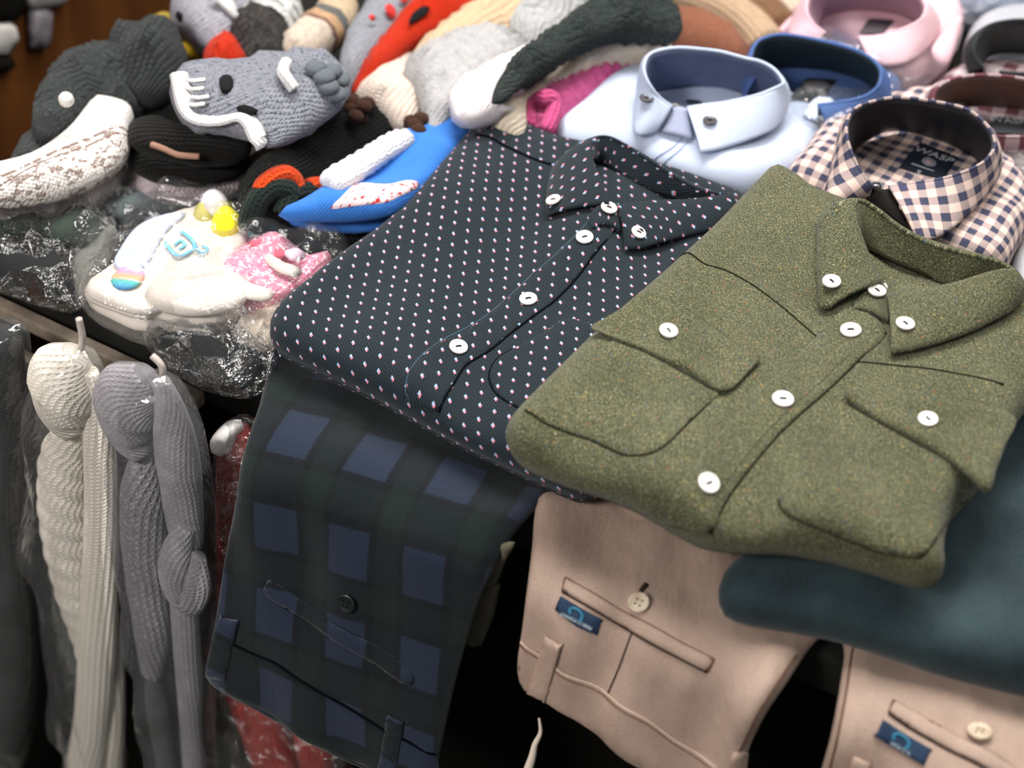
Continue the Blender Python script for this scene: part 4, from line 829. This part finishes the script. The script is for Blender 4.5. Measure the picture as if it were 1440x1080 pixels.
knit('black_beanie', 'black folded beanie under the blue beanie', 'beanie', [(378, 328), (420, 318), (480, 324), (560, 322), (600, 306), (560, 340), (505, 354), (450, 350), (395, 342)], .012, .010, .011, M_BLK, [(390, 330), (560, 330)], .012)
# back row
pz = [(238, 20), (244, 6), (262, 0), (300, -14), (380, -26), (420, -20), (400, 12), (360, 32), (330, 52), (310, 74), (290, 68), (262, 48), (246, 36)]
r = kroot('spotted_hat', 'pale grey knitted animal hat with a dark eye, behind the orange ribbed cuff', 'hat', pz, .04)
_, Hz, Sz = knit('crown', None, None, pz, .05, .032, .044, m_knit('pale_grey_wool', (168, 164, 174), (120, 122, 132), .006, .005, .002, speck=((110, 114, 122), .62)), [(250, 20), (400, -10)], .04, r, W1(.003, .05, 68))
spool(Sz, Hz, [(246, 20), (252, 16), (258, 24), (256, 32), (249, 28)], M_BSP, r, 'hole', .002, .002, .004)  # black patch stands for the shade inside the hole
tube('stripe', hit3(On(Sz, Hz), crom([(305, -8), (318, 4), (328, 16), (336, 26)], 4), .001), .006, M_WTR, r, 7, flat=.5)
for nm_, lb_, pts in (('yellow_bobble', 'yellow knitted bobble beside the charcoal hat', ((252, 54), (264, 60), (268, 72))), ('yellow_bobble', 'dull yellow bobble against the brown partition', ((231, 33),))):
    r = empty(nm_, hit3(Flat(.03), [pts[0]])[0], lb_, 'bobble')
    for q in pts: ball('yarn_ball', Flat(.03), q, .004, .011, m_knit('yellow_wool', (206, 168, 36) if len(pts) > 1 else (150, 130, 50), (150, 116, 24), .005, .005, .002), r, .8)
knit('orange_cuff', 'orange red ribbed cuff beside the black and white striped sock', 'sock', [(284, 88), (296, 70), (316, 50), (330, 58), (344, 80), (350, 95), (325, 100), (296, 100)], .05, .022, .04, m_knit('orange_red_rib', (198, 50, 22), (170, 36, 14), .007, .006, .003), [(325, 98), (318, 52)], .022, ribs=(.013, .004))
knit('striped_sock', 'black sock with white ribbed stripes, beside the orange ribbed cuff', 'sock', [(318, 40), (345, 25), (380, 8), (410, 4), (428, 20), (424, 45), (404, 70), (390, 92), (352, 96), (328, 68)], .05, .030, .045, m_knit('black_white_stripe', (30, 30, 30), None, .007, .006, .003, stripes=[(0, (26, 26, 26)), (.50, (26, 26, 26)), (.52, (222, 224, 222)), (.62, (150, 154, 152)), (.66, (226, 228, 226)), (.76, (150, 154, 152)), (.8, (228, 230, 228)), (.95, (150, 154, 152))]), [(336, 84), (416, 14)], .035, ribs=(.014, .004))
knit('brown_sock', 'cream, tan and grey striped sock behind the grey patterned hat', 'sock', [(394, 70), (402, 50), (424, 36), (446, 12), (470, -6), (496, -4), (504, 14), (492, 40), (468, 58), (446, 76), (420, 86), (400, 82)], .05, .030, .045, m_knit('cream_tan_stripe', (220, 200, 180), None, .006, .005, .002, stripes=[(0, (228, 208, 190)), (.36, (120, 84, 66)), (.41, (206, 164, 124)), (.52, (96, 98, 98)), (.62, (216, 190, 158))]), [(405, 74), (494, 2)], .035)
pm = [(478, 118), (478, 80), (490, 45), (508, 18), (535, -5), (575, -22), (596, -10), (580, 20), (552, 50), (528, 85), (508, 112), (492, 128)]
r = kroot('grey_mitten', 'grey mitten with red spots lying beside the red knit', 'mitten', pm, .04)
_, Hm, Sm = knit('hand', None, None, pm, .05, .026, .045, m_knit('grey_mitten_wool', (150, 152, 160), (106, 110, 120), .006, .005, .002, speck=((104, 108, 118), .62)), [(490, 120), (580, -10)], .035, r, W1(.003, .05, 69))
for pp in ([(541, 10), (549, 6), (557, 14), (555, 26), (546, 24)], [(517, 24), (524, 20), (530, 26), (524, 30)], [(560, -4), (570, -8), (576, 0), (566, 4)]): spool(Sm, Hm, pp, plain('red_spot', (214, 66, 62), .9, .1), r, 'spot', .002, .002, .004)
pr_k = [(492, 134), (503, 104), (528, 66), (558, 32), (585, 4), (615, -20), (700, -24), (672, 8), (628, 34), (580, 62), (545, 92), (515, 118)]
r = kroot('red_scarf', 'bright orange red knitted scarf running beside the beige knit', 'scarf', pr_k, .04)
_, Hr, Sr = knit('fold', None, None, pr_k, .056, .022, .05, m_knit('red_wool', (186, 44, 16), (140, 26, 8), .004, .004, .001), [(500, 125), (660, -10)], .03, r, W1(.005, .05, 70))
spool(Sr, Hr, [(578, 22), (592, 10), (606, 10), (600, 20), (584, 30), (574, 36)], M_BSP, r, 'dark_mark', .002, .002, .005)
knit('beige_scarf', 'beige cable knit scarf behind the light grey ribbed beanie', 'scarf', [(574, 84), (600, 56), (650, 22), (700, -4), (750, -24), (800, -20), (770, 16), (730, 44), (690, 58), (630, 74)], .055, .028, .05, m_knit('beige_wool', (214, 186, 154), (176, 146, 114), .009, .005, .002), [(585, 80), (750, -10)], .04, wob=W1(.004, .05, 71))
knit('grey_beanie', 'light grey ribbed beanie beside the white cuff and cream hat', 'beanie', [(566, 104), (596, 80), (650, 58), (692, 54), (722, 62), (742, 80), (720, 110), (672, 146), (636, 170), (606, 186), (594, 160), (584, 130)], .060, .028, .045, m_knit('light_grey_rib', (178, 176, 176), (140, 140, 144), .010, .006, .0012), [(590, 145), (720, 80)], .035, ribs=(.018, .010))
pcr = [(494, 138), (530, 106), (568, 70), (580, 76), (574, 100), (588, 130), (592, 165), (575, 184), (540, 172), (515, 166)]
r = kroot('cream_hat', 'cream knitted hat with brown fur edge, in front of the red scarf', 'hat', pcr, .04)
knit('crown', None, None, pcr, .048, .024, .04, m_knit('cream_wool', (228, 212, 200), (196, 172, 156), .007, .005, .002), [(510, 150), (578, 90)], .03, r, W1(.004, .04, 72))
M_FUR = m_knit('brown_fur', (66, 44, 34), (36, 24, 18), .004, .004, .003)
for q in [(496+random.uniform(-6, 26), 150+random.uniform(-14, 20)) for _ in range(26)]+[(588+random.uniform(-10, 6), 174+random.uniform(-14, 10)) for _ in range(14)]: ball('fur_tuft', Flat(.055), q, random.uniform(-.01, .01), .006, M_FUR, r, .8)
knit('white_beanie', 'white beanie between light grey ribbed beanie and dark cable scarf', 'beanie', [(631, 134), (660, 106), (705, 84), (752, 60), (768, 70), (745, 110), (700, 145), (730, 150), (696, 160), (664, 168), (640, 164)], .078, .016, .03, m_knit('bright_white_wool', (236, 228, 230), (208, 200, 204), .004, .004, .001), [(650, 160), (750, 70)], .03)
knit('pale_grey_hat', 'pale grey knitted hat with raised pattern, behind the dark cable scarf', 'hat', [(712, 48), (714, 18), (734, -2), (790, -24), (860, -30), (866, 4), (830, 28), (780, 60), (742, 78)], .055, .030, .05, m_knit('pale_grey_cable', (190, 190, 190), (150, 152, 154), .012, .008, .004, cable=.04), [(725, 50), (850, -10)], .04, wob=W1(.005, .04, 73))
knit('cable_scarf', 'dark green black cable knit scarf across the cream knit', 'scarf', [(692, 146), (698, 118), (716, 92), (748, 64), (785, 38), (830, 8), (880, -6), (930, 0), (956, 24), (958, 46), (934, 52), (890, 42), (838, 56), (786, 84), (742, 114), (712, 140)], .092, .024, .03, m_knit('dark_green_cable', (48, 56, 54), (26, 32, 30), .012, .007, .004, cable=.04), [(700, 145), (920, 10)], .04, wob=W1(.006, .04, 74), ribs=(.022, .006))
knit('cream_scarf', 'cream knitted scarf between dark cable scarf and pink knit', 'scarf', [(676, 172), (735, 134), (790, 96), (840, 62), (890, 46), (945, 62), (910, 84), (845, 98), (785, 122), (745, 150), (738, 196), (700, 190)], .058, .032, .04, m_knit('ecru_wool', (234, 220, 200), (202, 184, 162), .008, .005, .002), [(700, 170), (930, 62)], .035, wob=W1(.003, .05, 75))
pp = [(738, 188), (744, 150), (764, 132), (800, 118), (842, 96), (892, 84), (950, 72), (945, 92), (895, 108), (852, 128), (805, 164), (772, 198), (750, 198)]
r = kroot('pink_hat', 'hot pink ribbed knitted hat beside the pale blue shirt', 'hat', pp, .04)
_, Hp_, Sp_ = knit('crown', None, None, pp, .046, .034, .04, m_knit('hot_pink_wool', (226, 104, 160), (180, 66, 118), .006, .005, .0025), [(755, 180), (940, 80)], .035, r, ribs=(.010, .002))
tube('cuff_roll', hit3(On(Sp_, Hp_), crom([(742, 178), (748, 152), (762, 138), (776, 140), (778, 158), (768, 184)], 4), -.002), .0065, m_knit('pink_rib', (224, 96, 150), (176, 60, 110), .006, .006, .003), r, 9)
knit('rust_scarf', 'rust brown scarf behind the pale blue shirt collar', 'scarf', [(925, 48), (955, 26), (985, 28), (1030, 54), (1060, 84), (1010, 90), (950, 76)], .035, .028, .033, m_knit('rust_wool', (150, 98, 76), (110, 66, 48), .006, .005, .002), [(940, 50), (1050, 80)], .03)
for nm_, lb_, c_, pts in (('tan_scarf', 'tan rolled scarf curving behind the rust brown scarf', (190, 162, 134), [(930, -14), (975, -2), (1020, 16), (1056, 42), (1080, 70)]), ('brown_scarf', 'brown rolled scarf behind the tan rolled scarf', (124, 92, 68), [(985, -20), (1030, -6), (1070, 18), (1100, 46)]), ('beige_roll', 'pale beige rolled scarf beside the pink packaged shirt', (206, 186, 168), [(1040, -24), (1076, -8), (1104, 16), (1118, 36)])):
    o = tube(nm_, hit3(Flat(.035), crom(pts, 5), 0), .018, m_knit(nm_+'_wool', c_, None, .008, .006, .002), None, 12); tag(o, lb_, 'scarf')
# ------------------------------------------------------------------ packaged socks at the front left
M_FILM = m_film('clear_film', gloss=.20, scale=42, dist=.006, haze=.02); M_CRINK = m_film('crinkled_film', gloss=.75, scale=58, dist=.030, haze=.01); M_BAG = m_film('bag_film', gloss=.30, scale=18, dist=.010, haze=.035)
def pack(name, label, cat, z=.0, at=(100, 400)): return empty(name, hit3(Flat(z), [at])[0]-np.array([0, 0, z]), label, cat)
def film(r, poly, z, up, down, mat=None, rim=.014, amp=.004, wl=.03, sd=1, S=None, sp=.006, smooth=True):
    ob, H = pillow('film', S or Flat(z), poly, up, down, rim, mat or M_FILM, r, sp, None, Wob(amp, wl, 10, (1, 1), sd), corner=3, smooth=smooth); return ob
M_IVORY = m_twill('ivory_sock', (204, 195, 186), (226, 217, 208), .5); M_BLKS = m_twill('black_sock', (20, 22, 22), (40, 42, 42), .3)
M_MINT = m_twill('lilac_sock', (176, 184, 208), (200, 206, 224), .2)
# white sock pack with blue lettering
r = pack('white_sock_pack', 'clear pack of folded white socks with pale blue print and a rainbow oval', 'sock pack', 0, (230, 400))
for i, (dz, dy) in enumerate(((.008, 10), (.019, 5), (.030, 0))):
    pillow('sock', Flat(dz), [(118, 408+dy), (160, 372+dy), (215, 318+dy), (268, 296+dy), (330, 300+dy), (350, 330+dy), (320, 372+dy), (270, 410+dy), (210, 440+dy), (160, 430+dy)] if i else [(120, 418), (170, 380), (250, 330), (340, 320), (350, 350), (300, 410), (216, 462), (160, 448)], .0048, .0048, .0048, M_IVORY, r, .008, None, Wob(.001, .05, 6, (1, 1), 80+i), corner=4)
TW = On(Flat(.030), const(.0068))
pillow('toe', TW, [(160, 372), (168, 352), (190, 322), (222, 306), (262, 300), (238, 322), (222, 345), (208, 372), (180, 385)], .003, .001, .004, M_MINT, r, .006, corner=4)
def m_rain():
    m, t, b = start('rainbow_print', .6, .3); u, v, k = UV(t, 'span')
    color(t, b, ramp(t, v, [(0, lin((60, 130, 190))), (.3, lin((80, 180, 170))), (.5, lin((236, 170, 120))), (.75, lin((236, 150, 190)))], False)); return m
pillow('rainbow_oval', TW, [(156, 396), (162, 384), (178, 377), (196, 378), (204, 386), (198, 398), (182, 407), (164, 406)], .002, .001, .002, m_rain(), r, .005, [(172, 408), (186, 377)], corner=4)
M_SKY = plain('sky_blue_print', (112, 190, 222), .6, .3)
tube('blue_print', hit3(TW, crom([(232, 340), (240, 352), (252, 360), (266, 354), (274, 344), (262, 330), (254, 326)], 4), .0006), .0014, M_SKY, r, 6, flat=.4)
tube('blue_print', hit3(TW, crom([(276, 348), (284, 356), (292, 350), (284, 346)], 4), .0006), .0011, M_SKY, r, 6, flat=.4)
tube('blue_print', hit3(TW, crom([(246, 344), (254, 338), (260, 344), (252, 350)], 4), .0006), .0011, M_SKY, r, 6, flat=.4)
film(r, [(108, 412), (150, 360), (200, 300), (262, 280), (350, 292), (372, 330), (330, 400), (230, 470), (150, 452)], .024, .020, .018, sd=91)
ylo = [(296, 318), (308, 300), (326, 299), (341, 312), (336, 328), (320, 334), (304, 330)]
o, _ = pillow('yellow_sock', Flat(.034), ylo, .014, .014, .018, m_twill('bright_yellow', (226, 212, 24), (240, 228, 60), .2), None, .006, None, None, corner=4); tag(o, 'bright yellow balled sock behind the white sock pack', 'sock')
o, _ = pillow('olive_sock', Flat(.034), [(270, 304), (280, 292), (296, 291), (306, 300), (298, 312), (280, 312)], .012, .012, .014, m_twill('olive_yellow', (190, 182, 96), (206, 200, 130), .2), None, .006, None, None, corner=4); tag(o, 'dull yellow balled sock beside the bright yellow one', 'sock')
o, _ = pillow('clear_cap', Flat(.040), [(280, 294), (284, 280), (298, 274), (316, 278), (322, 290), (310, 300), (294, 298)], .012, .012, .014, plain('frosted_white', (222, 220, 224), .25, .6), None, .006, None, None, corner=4); tag(o, 'glossy white wrapped ball behind the yellow socks', 'ball')
o, _ = pillow('turquoise_sock', Flat(.024), [(326, 336), (340, 327), (356, 328), (366, 336), (350, 346), (332, 346)], .010, .010, .012, m_twill('turquoise', (110, 186, 196), (140, 206, 212), .2), None, .006, None, None, corner=4); tag(o, 'turquoise folded sock between the yellow sock and the pink pack', 'sock')
# pink sock pack
r = pack('pink_sock_pack', 'clear pack of pink and white patterned socks beside the dotted shirt', 'sock pack', 0, (340, 430))
M_PK = m_knit('pink_sock', (220, 120, 150), (238, 200, 210), .006, .005, .001, speck=((244, 226, 230), .56)); M_ROSE = m_twill('rose', (206, 84, 104), (222, 112, 130), .2)
for i, p in enumerate(([(204, 438), (240, 410), (300, 404), (340, 420), (345, 444), (318, 462), (282, 472), (240, 466)], [(202, 428), (236, 402), (300, 396), (345, 412), (346, 436), (300, 454), (240, 452)], [(203, 416), (232, 396), (296, 388), (344, 404), (344, 424), (296, 440), (236, 438)])):
    pillow('sock', Flat(.010+.012*i), p, .0052, .0052, .0052, M_IVORY, r, .007, None, Wob(.001, .04, 6, (1, 1), 95+i), corner=4)
pillow('sock', Flat(.022), [(262, 396), (290, 366), (330, 346), (372, 338), (410, 348), (440, 366), (470, 362), (440, 398), (400, 424), (345, 436), (320, 412)], .012, .014, .012, M_PK, r, .007, None, Wob(.003, .04, 6, (1, 1), 99), corner=4)
TPk = On(Flat(.022), const(.0125))
pillow('heel', TPk, [(346, 344), (366, 338), (394, 348), (402, 356), (392, 366), (370, 352)], .003, .001, .004, M_ROSE, r, .006, corner=4)
pillow('ribbon', TPk, [(356, 352), (372, 352), (398, 370), (424, 378), (420, 390), (390, 382)], .003, .001, .004, M_IVORY, r, .006, corner=4)
pillow('patch', TPk, [(398, 352), (412, 348), (432, 358), (420, 368), (404, 364)], .003, .001, .004, m_twill('lilac_pink', (224, 196, 214), (236, 212, 226), .1), r, .006, corner=4)
pillow('cuff', TPk, [(292, 380), (310, 372), (332, 382), (350, 398), (386, 412), (370, 424), (330, 416), (296, 404)], .003, .001, .004, M_IVORY, r, .006, corner=4)
film(r, [(196, 436), (240, 390), (300, 350), (370, 326), (440, 350), (492, 350), (470, 400), (400, 440), (330, 474), (250, 480)], .022, .024, .018, sd=92)
# beige sock pack under the dotted shirt's corner
r = pack('beige_sock_pack', 'crinkled clear pack of beige socks under the corner of the dotted shirt', 'sock pack', 0, (390, 470))
pillow('sock', Flat(.012), [(330, 466), (352, 440), (400, 424), (440, 420), (450, 460), (400, 490), (350, 490)], .010, .010, .010, m_twill('oat_sock', (206, 192, 176), (224, 212, 198), .3), r, .007, None, None, corner=4)
film(r, [(294, 462), (330, 440), (400, 420), (452, 420), (450, 470), (400, 505), (375, 520), (340, 500)], .014, .014, .012, M_CRINK, .010, .005, .022, 93, smooth=False)
# black sock packs
def black_pack(label, poly, z, sd, inner=None, crink=True, at=None, tint=None):
    r = pack('black_sock_pack', label, 'sock pack', 0, at or poly[0]); c = np.mean(poly, 0)
    pin = inner or [tuple(c+(np.array(p)-c)*.84) for p in poly]
    pillow('sock', Flat(z), pin, .009, .009, .010, tint or M_BLKS, r, .008, None, Wob(.003, .04, 6, (1, 1), sd), corner=4)
    film(r, poly, z, .013, min(z, .012), M_CRINK if crink else M_FILM, .010, .006, .025, sd+1, smooth=False, sp=.007); return r
black_pack('crinkled clear pack of black socks hanging over the rails, left of the tartan trousers', [(200, 470), (250, 462), (300, 468), (350, 486), (388, 502), (384, 530), (350, 552), (300, 545), (262, 530), (220, 500)], .012, 101)
black_pack('glossy pack of black socks at the table front, left of the white sock pack', [(-30, 360), (0, 346), (50, 342), (90, 352), (112, 388), (118, 430), (60, 424), (0, 404), (-40, 392)], .014, 103)
black_pack('long glossy pack of dark green socks under the white patterned knit', [(-30, 312), (20, 302), (70, 296), (130, 294), (165, 318), (150, 338), (90, 352), (50, 338), (0, 334), (-30, 334)], .018, 105, tint=m_twill('green_black_sock', (42, 52, 46), (66, 76, 68), .3))
black_pack('glossy pack of grey green socks between the white patterned knit and white sock pack', [(130, 296), (170, 276), (215, 268), (262, 276), (256, 292), (210, 304), (178, 322), (160, 312)], .012, 107, tint=m_twill('grey_sock', (74, 84, 84), (128, 136, 140), .3))
black_pack('thin clear pack beside the white sock pack', [(94, 392), (100, 362), (140, 336), (172, 324), (184, 334), (150, 366), (118, 408), (104, 430)], .012, 109, tint=m_twill('smoke_sock', (86, 88, 84), (120, 120, 114), .3), crink=False)
# ------------------------------------------------------------------ bagged scarves hanging from the rail
SH = Wall(-.060); M_HOOK = plain('hook_white', (190, 178, 172), .5, .4)
def strand(r, pts, rad, mat, name='strand', flat=.6, h=.0, rip=None):
    P = resample(hit3(SH, crom(pts, 5), h), .0035); rr = np.interp(np.linspace(0, 1, len(P)), np.linspace(0, 1, len(rad)), rad)
    if rip: rr = rr*(1+rip[1]*np.abs(np.sin(np.linspace(0, math.pi*rip[0]/2, len(P)))))
    rr = rr*(1+.05*np.sin(np.linspace(0, 9, len(P))+len(pts))); return tube(name, P, rr, mat, r, 18, flat=flat)
M_CREAM = m_knit('cream_scarf_wool', (244, 238, 226), (226, 212, 192), .008, .006, .002); M_GSC = m_knit('grey_scarf_wool', (146, 142, 148), (106, 104, 112), .009, .010, .004, speck=((182, 182, 190), .6))
def hook(px, r):
    P = hit3(SH, crom(px, 5), .0); tube('hook', P, .0022, M_HOOK, r, 7)
r = empty('bagged_scarf', hit3(SH, [(110, 1080)])[0], 'cream knitted scarf in a clear bag hooked on the rail', 'scarf')
hook([(111, 448), (114, 462), (116, 476), (112, 500)], r)
strand(r, [(105, 498), (95, 520), (90, 550), (92, 585), (108, 610)], [.010, .022, .026, .022, .010], M_CREAM, 'knot', .7, .006)
strand(r, [(104, 600), (92, 640), (90, 700), (94, 760), (108, 830), (122, 900), (128, 960)], [.010, .018, .021, .021, .018, .012, .008], M_CREAM, rip=(26, .10))
strand(r, [(122, 520), (134, 560), (140, 640), (142, 740), (140, 840), (136, 940), (130, 1010), (122, 1080), (120, 1140)], [.008, .013, .014, .015, .016, .016, .016, .020, .018], M_CREAM, h=.004)
strand(r, [(130, 760), (150, 840), (156, 930), (158, 1010), (152, 1090)], [.006, .010, .012, .012, .012], M_CREAM, h=-.004)
pillow('bag', SH, [(100, 486), (60, 520), (48, 580), (50, 680), (58, 780), (76, 900), (96, 1010), (108, 1100), (172, 1100), (168, 980), (165, 860), (162, 740), (157, 620), (147, 540), (124, 492)], .026, .012, .02, M_BAG, r, .009, None, Wob(.004, .06, 8, (.5, 1.8), 120), corner=4)
r = empty('bagged_scarf', hit3(SH, [(230, 1080)])[0], 'grey cable knit scarf in a clear bag hooked on the rail', 'scarf')
hook([(214, 500), (226, 512), (229, 524), (224, 542)], r)
M_GKN = m_knit('grey_knot_wool', (158, 154, 158), (120, 118, 124), .006, .006, .0015)
strand(r, [(206, 528), (186, 550), (178, 580), (186, 615), (204, 640)], [.010, .020, .024, .020, .010], M_GKN, 'knot', .7, .004)
strand(r, [(205, 630), (202, 680), (204, 750), (208, 820), (214, 890), (212, 950)], [.008, .017, .020, .019, .015, .008], M_GSC)
strand(r, [(224, 534), (238, 570), (248, 630), (256, 700), (262, 760)], [.008, .014, .017, .016, .012], M_GKN, h=.002)
strand(r, [(262, 740), (250, 780), (248, 820), (262, 845), (280, 820), (280, 780)], [.006, .011, .014, .013, .010, .005], M_GKN, 'fringe_tuft', .6, .008)
strand(r, [(258, 840), (262, 900), (266, 960), (268, 1020), (274, 1085)], [.012, .011, .011, .010, .010], M_GKN)
strand(r, [(212, 930), (220, 990), (228, 1040), (236, 1100)], [.006, .010, .010, .009], m_knit('dark_fringe', (84, 86, 86), (56, 58, 58), .006, .006, .002), 'fringe', .6, -.004)
pillow('bag', SH, [(216, 520), (180, 545), (168, 590), (174, 700), (182, 820), (196, 930), (216, 1050), (226, 1110), (296, 1110), (300, 980), (302, 840), (300, 720), (286, 620), (262, 560), (236, 526)], .026, .012, .02, M_BAG, r, .009, None, Wob(.004, .06, 8, (.5, 1.8), 122), corner=4)
r = empty('bagged_scarf', hit3(SH, [(20, 1060)])[0], 'black scarf in a clear bag at the left end of the rail', 'scarf')
M_BSC = m_knit('black_scarf_wool', (30, 30, 28), (16, 16, 15), .007, .006, .002)
strand(r, [(10, 470), (8, 560), (10, 700), (16, 840), (18, 960), (14, 1050)], [.012, .022, .024, .024, .022, .012], M_BSC)
strand(r, [(-30, 460), (-36, 600), (-26, 760), (-16, 900), (-24, 1040), (-30, 1120)], [.012, .022, .026, .020, .018, .016], M_BSC, h=-.006)
pillow('bag', SH, [(14, 450), (-30, 480), (-40, 700), (-30, 900), (0, 1080), (30, 1080), (52, 980), (48, 800), (44, 620), (38, 480)], .026, .012, .02, M_BAG, r, .01, None, Wob(.004, .06, 8, (.5, 1.8), 124), corner=4)
r = empty('bagged_scarf', hit3(Wall(-.030), [(330, 700)])[0], 'red and grey scarf in a shiny bag behind the tartan trousers', 'scarf')
SH2 = Wall(-.022); M_RDS = m_knit('red_pink_wool', (196, 72, 66), (150, 48, 44), .007, .006, .002); M_GRY2 = m_knit('drab_grey_wool', (104, 100, 94), (70, 68, 64), .007, .006, .002)
for pts, rad, mt, h in (([(340, 604), (332, 640), (326, 700), (322, 800), (330, 900), (350, 980), (380, 1050), (400, 1110)], [.010, .014, .012, .010, .014, .022, .024, .022], M_RDS, 0), ([(310, 900), (316, 980), (330, 1050), (340, 1110)], [.008, .014, .018, .018], M_GRY2, .004), ([(420, 1010), (440, 1050), (450, 1110)], [.012, .016, .016], M_RDS, 0)):
    P = hit3(SH2, crom(pts, 5), h); tube('strand', P, np.interp(np.linspace(0, 1, len(P)), np.linspace(0, 1, len(rad)), rad), mt, r, 12, flat=.6)
pillow('label_card', SH2, [(314, 596), (338, 590), (342, 606), (332, 630), (318, 622)], .018, .002, .004, plain('card_gloss', (226, 222, 220), .3, .5), r, .006)
pillow('bag', SH2, [(318, 592), (304, 650), (304, 800), (300, 960), (312, 1110), (480, 1120), (470, 1000), (400, 900), (372, 700), (358, 600)], .018, .014, .016, M_CRINK, r, .010, None, Wob(.004, .05, 8, (.5, 1.8), 126), corner=4)
# loose thread with a tag end below the khaki trousers
o = tube('white_string', hit3(SK, crom([(758, 1010), (760, 1030), (752, 1048), (748, 1066), (740, 1090)], 5), .004), np.linspace(.0006, .0030, 21), plain('cord_white', (222, 206, 190), .7, .2), None, 7); tag(o, 'white string dangling below the khaki waistband', 'string')

# ------------------------------------------------------------------ packaging film over the shirts at the back
for rt, poly, z, sd in ((mb, [(1108, 140), (1140, 120), (1200, 128), (1256, 122), (1266, 150), (1225, 174), (1160, 184), (1126, 170)], .064, 131), (pk, [(1090, 62), (1120, 52), (1200, 60), (1290, 50), (1350, 30), (1346, 70), (1300, 122), (1262, 126), (1200, 96), (1140, 84)], .064, 133), (ms, [(1330, 176), (1400, 200), (1470, 190), (1530, 150), (1524, 214), (1470, 256), (1430, 244), (1395, 216)], .064, 135)):
    film(rt, poly, z, .006, .003, M_FILM, .008, .004, .05, sd, sp=.007)
r = pack('white_print_shirt', 'white packaged shirt with a faint coloured print, right of the gingham collar', 'shirt', 0, (1440, 250))
pillow('body', Flat(.030), [(1404, 226), (1420, 205), (1450, 196), (1520, 200), (1540, 250), (1470, 268), (1432, 262)], .020, .028, .016, m_knit('white_print', (232, 224, 224), (206, 196, 200), .006, .005, .0004, speck=((206, 150, 130), .63)), r, .008, corner=4)
film(r, [(1398, 226), (1416, 198), (1450, 190), (1524, 194), (1545, 252), (1470, 272), (1428, 266)], .036, .022, .010, M_CRINK, .010, .004, .03, 137)
r = pack('pale_blue_pack', 'pale blue packaged shirt at the back corner behind the charcoal collar', 'shirt', 0, (1400, 0))
pillow('body', Flat(.030), [(1310, -8), (1340, -40), (1440, -50), (1520, -30), (1510, 10), (1440, 20), (1380, 18), (1335, 10)], .020, .028, .016, m_twill('ice_blue', (170, 186, 212), (196, 208, 228), .2), r, .01, corner=4)
film(r, [(1304, -6), (1338, -46), (1440, -56), (1526, -34), (1516, 16), (1440, 26), (1376, 24), (1328, 16)], .036, .022, .010, M_CRINK, .010, .004, .03, 139)
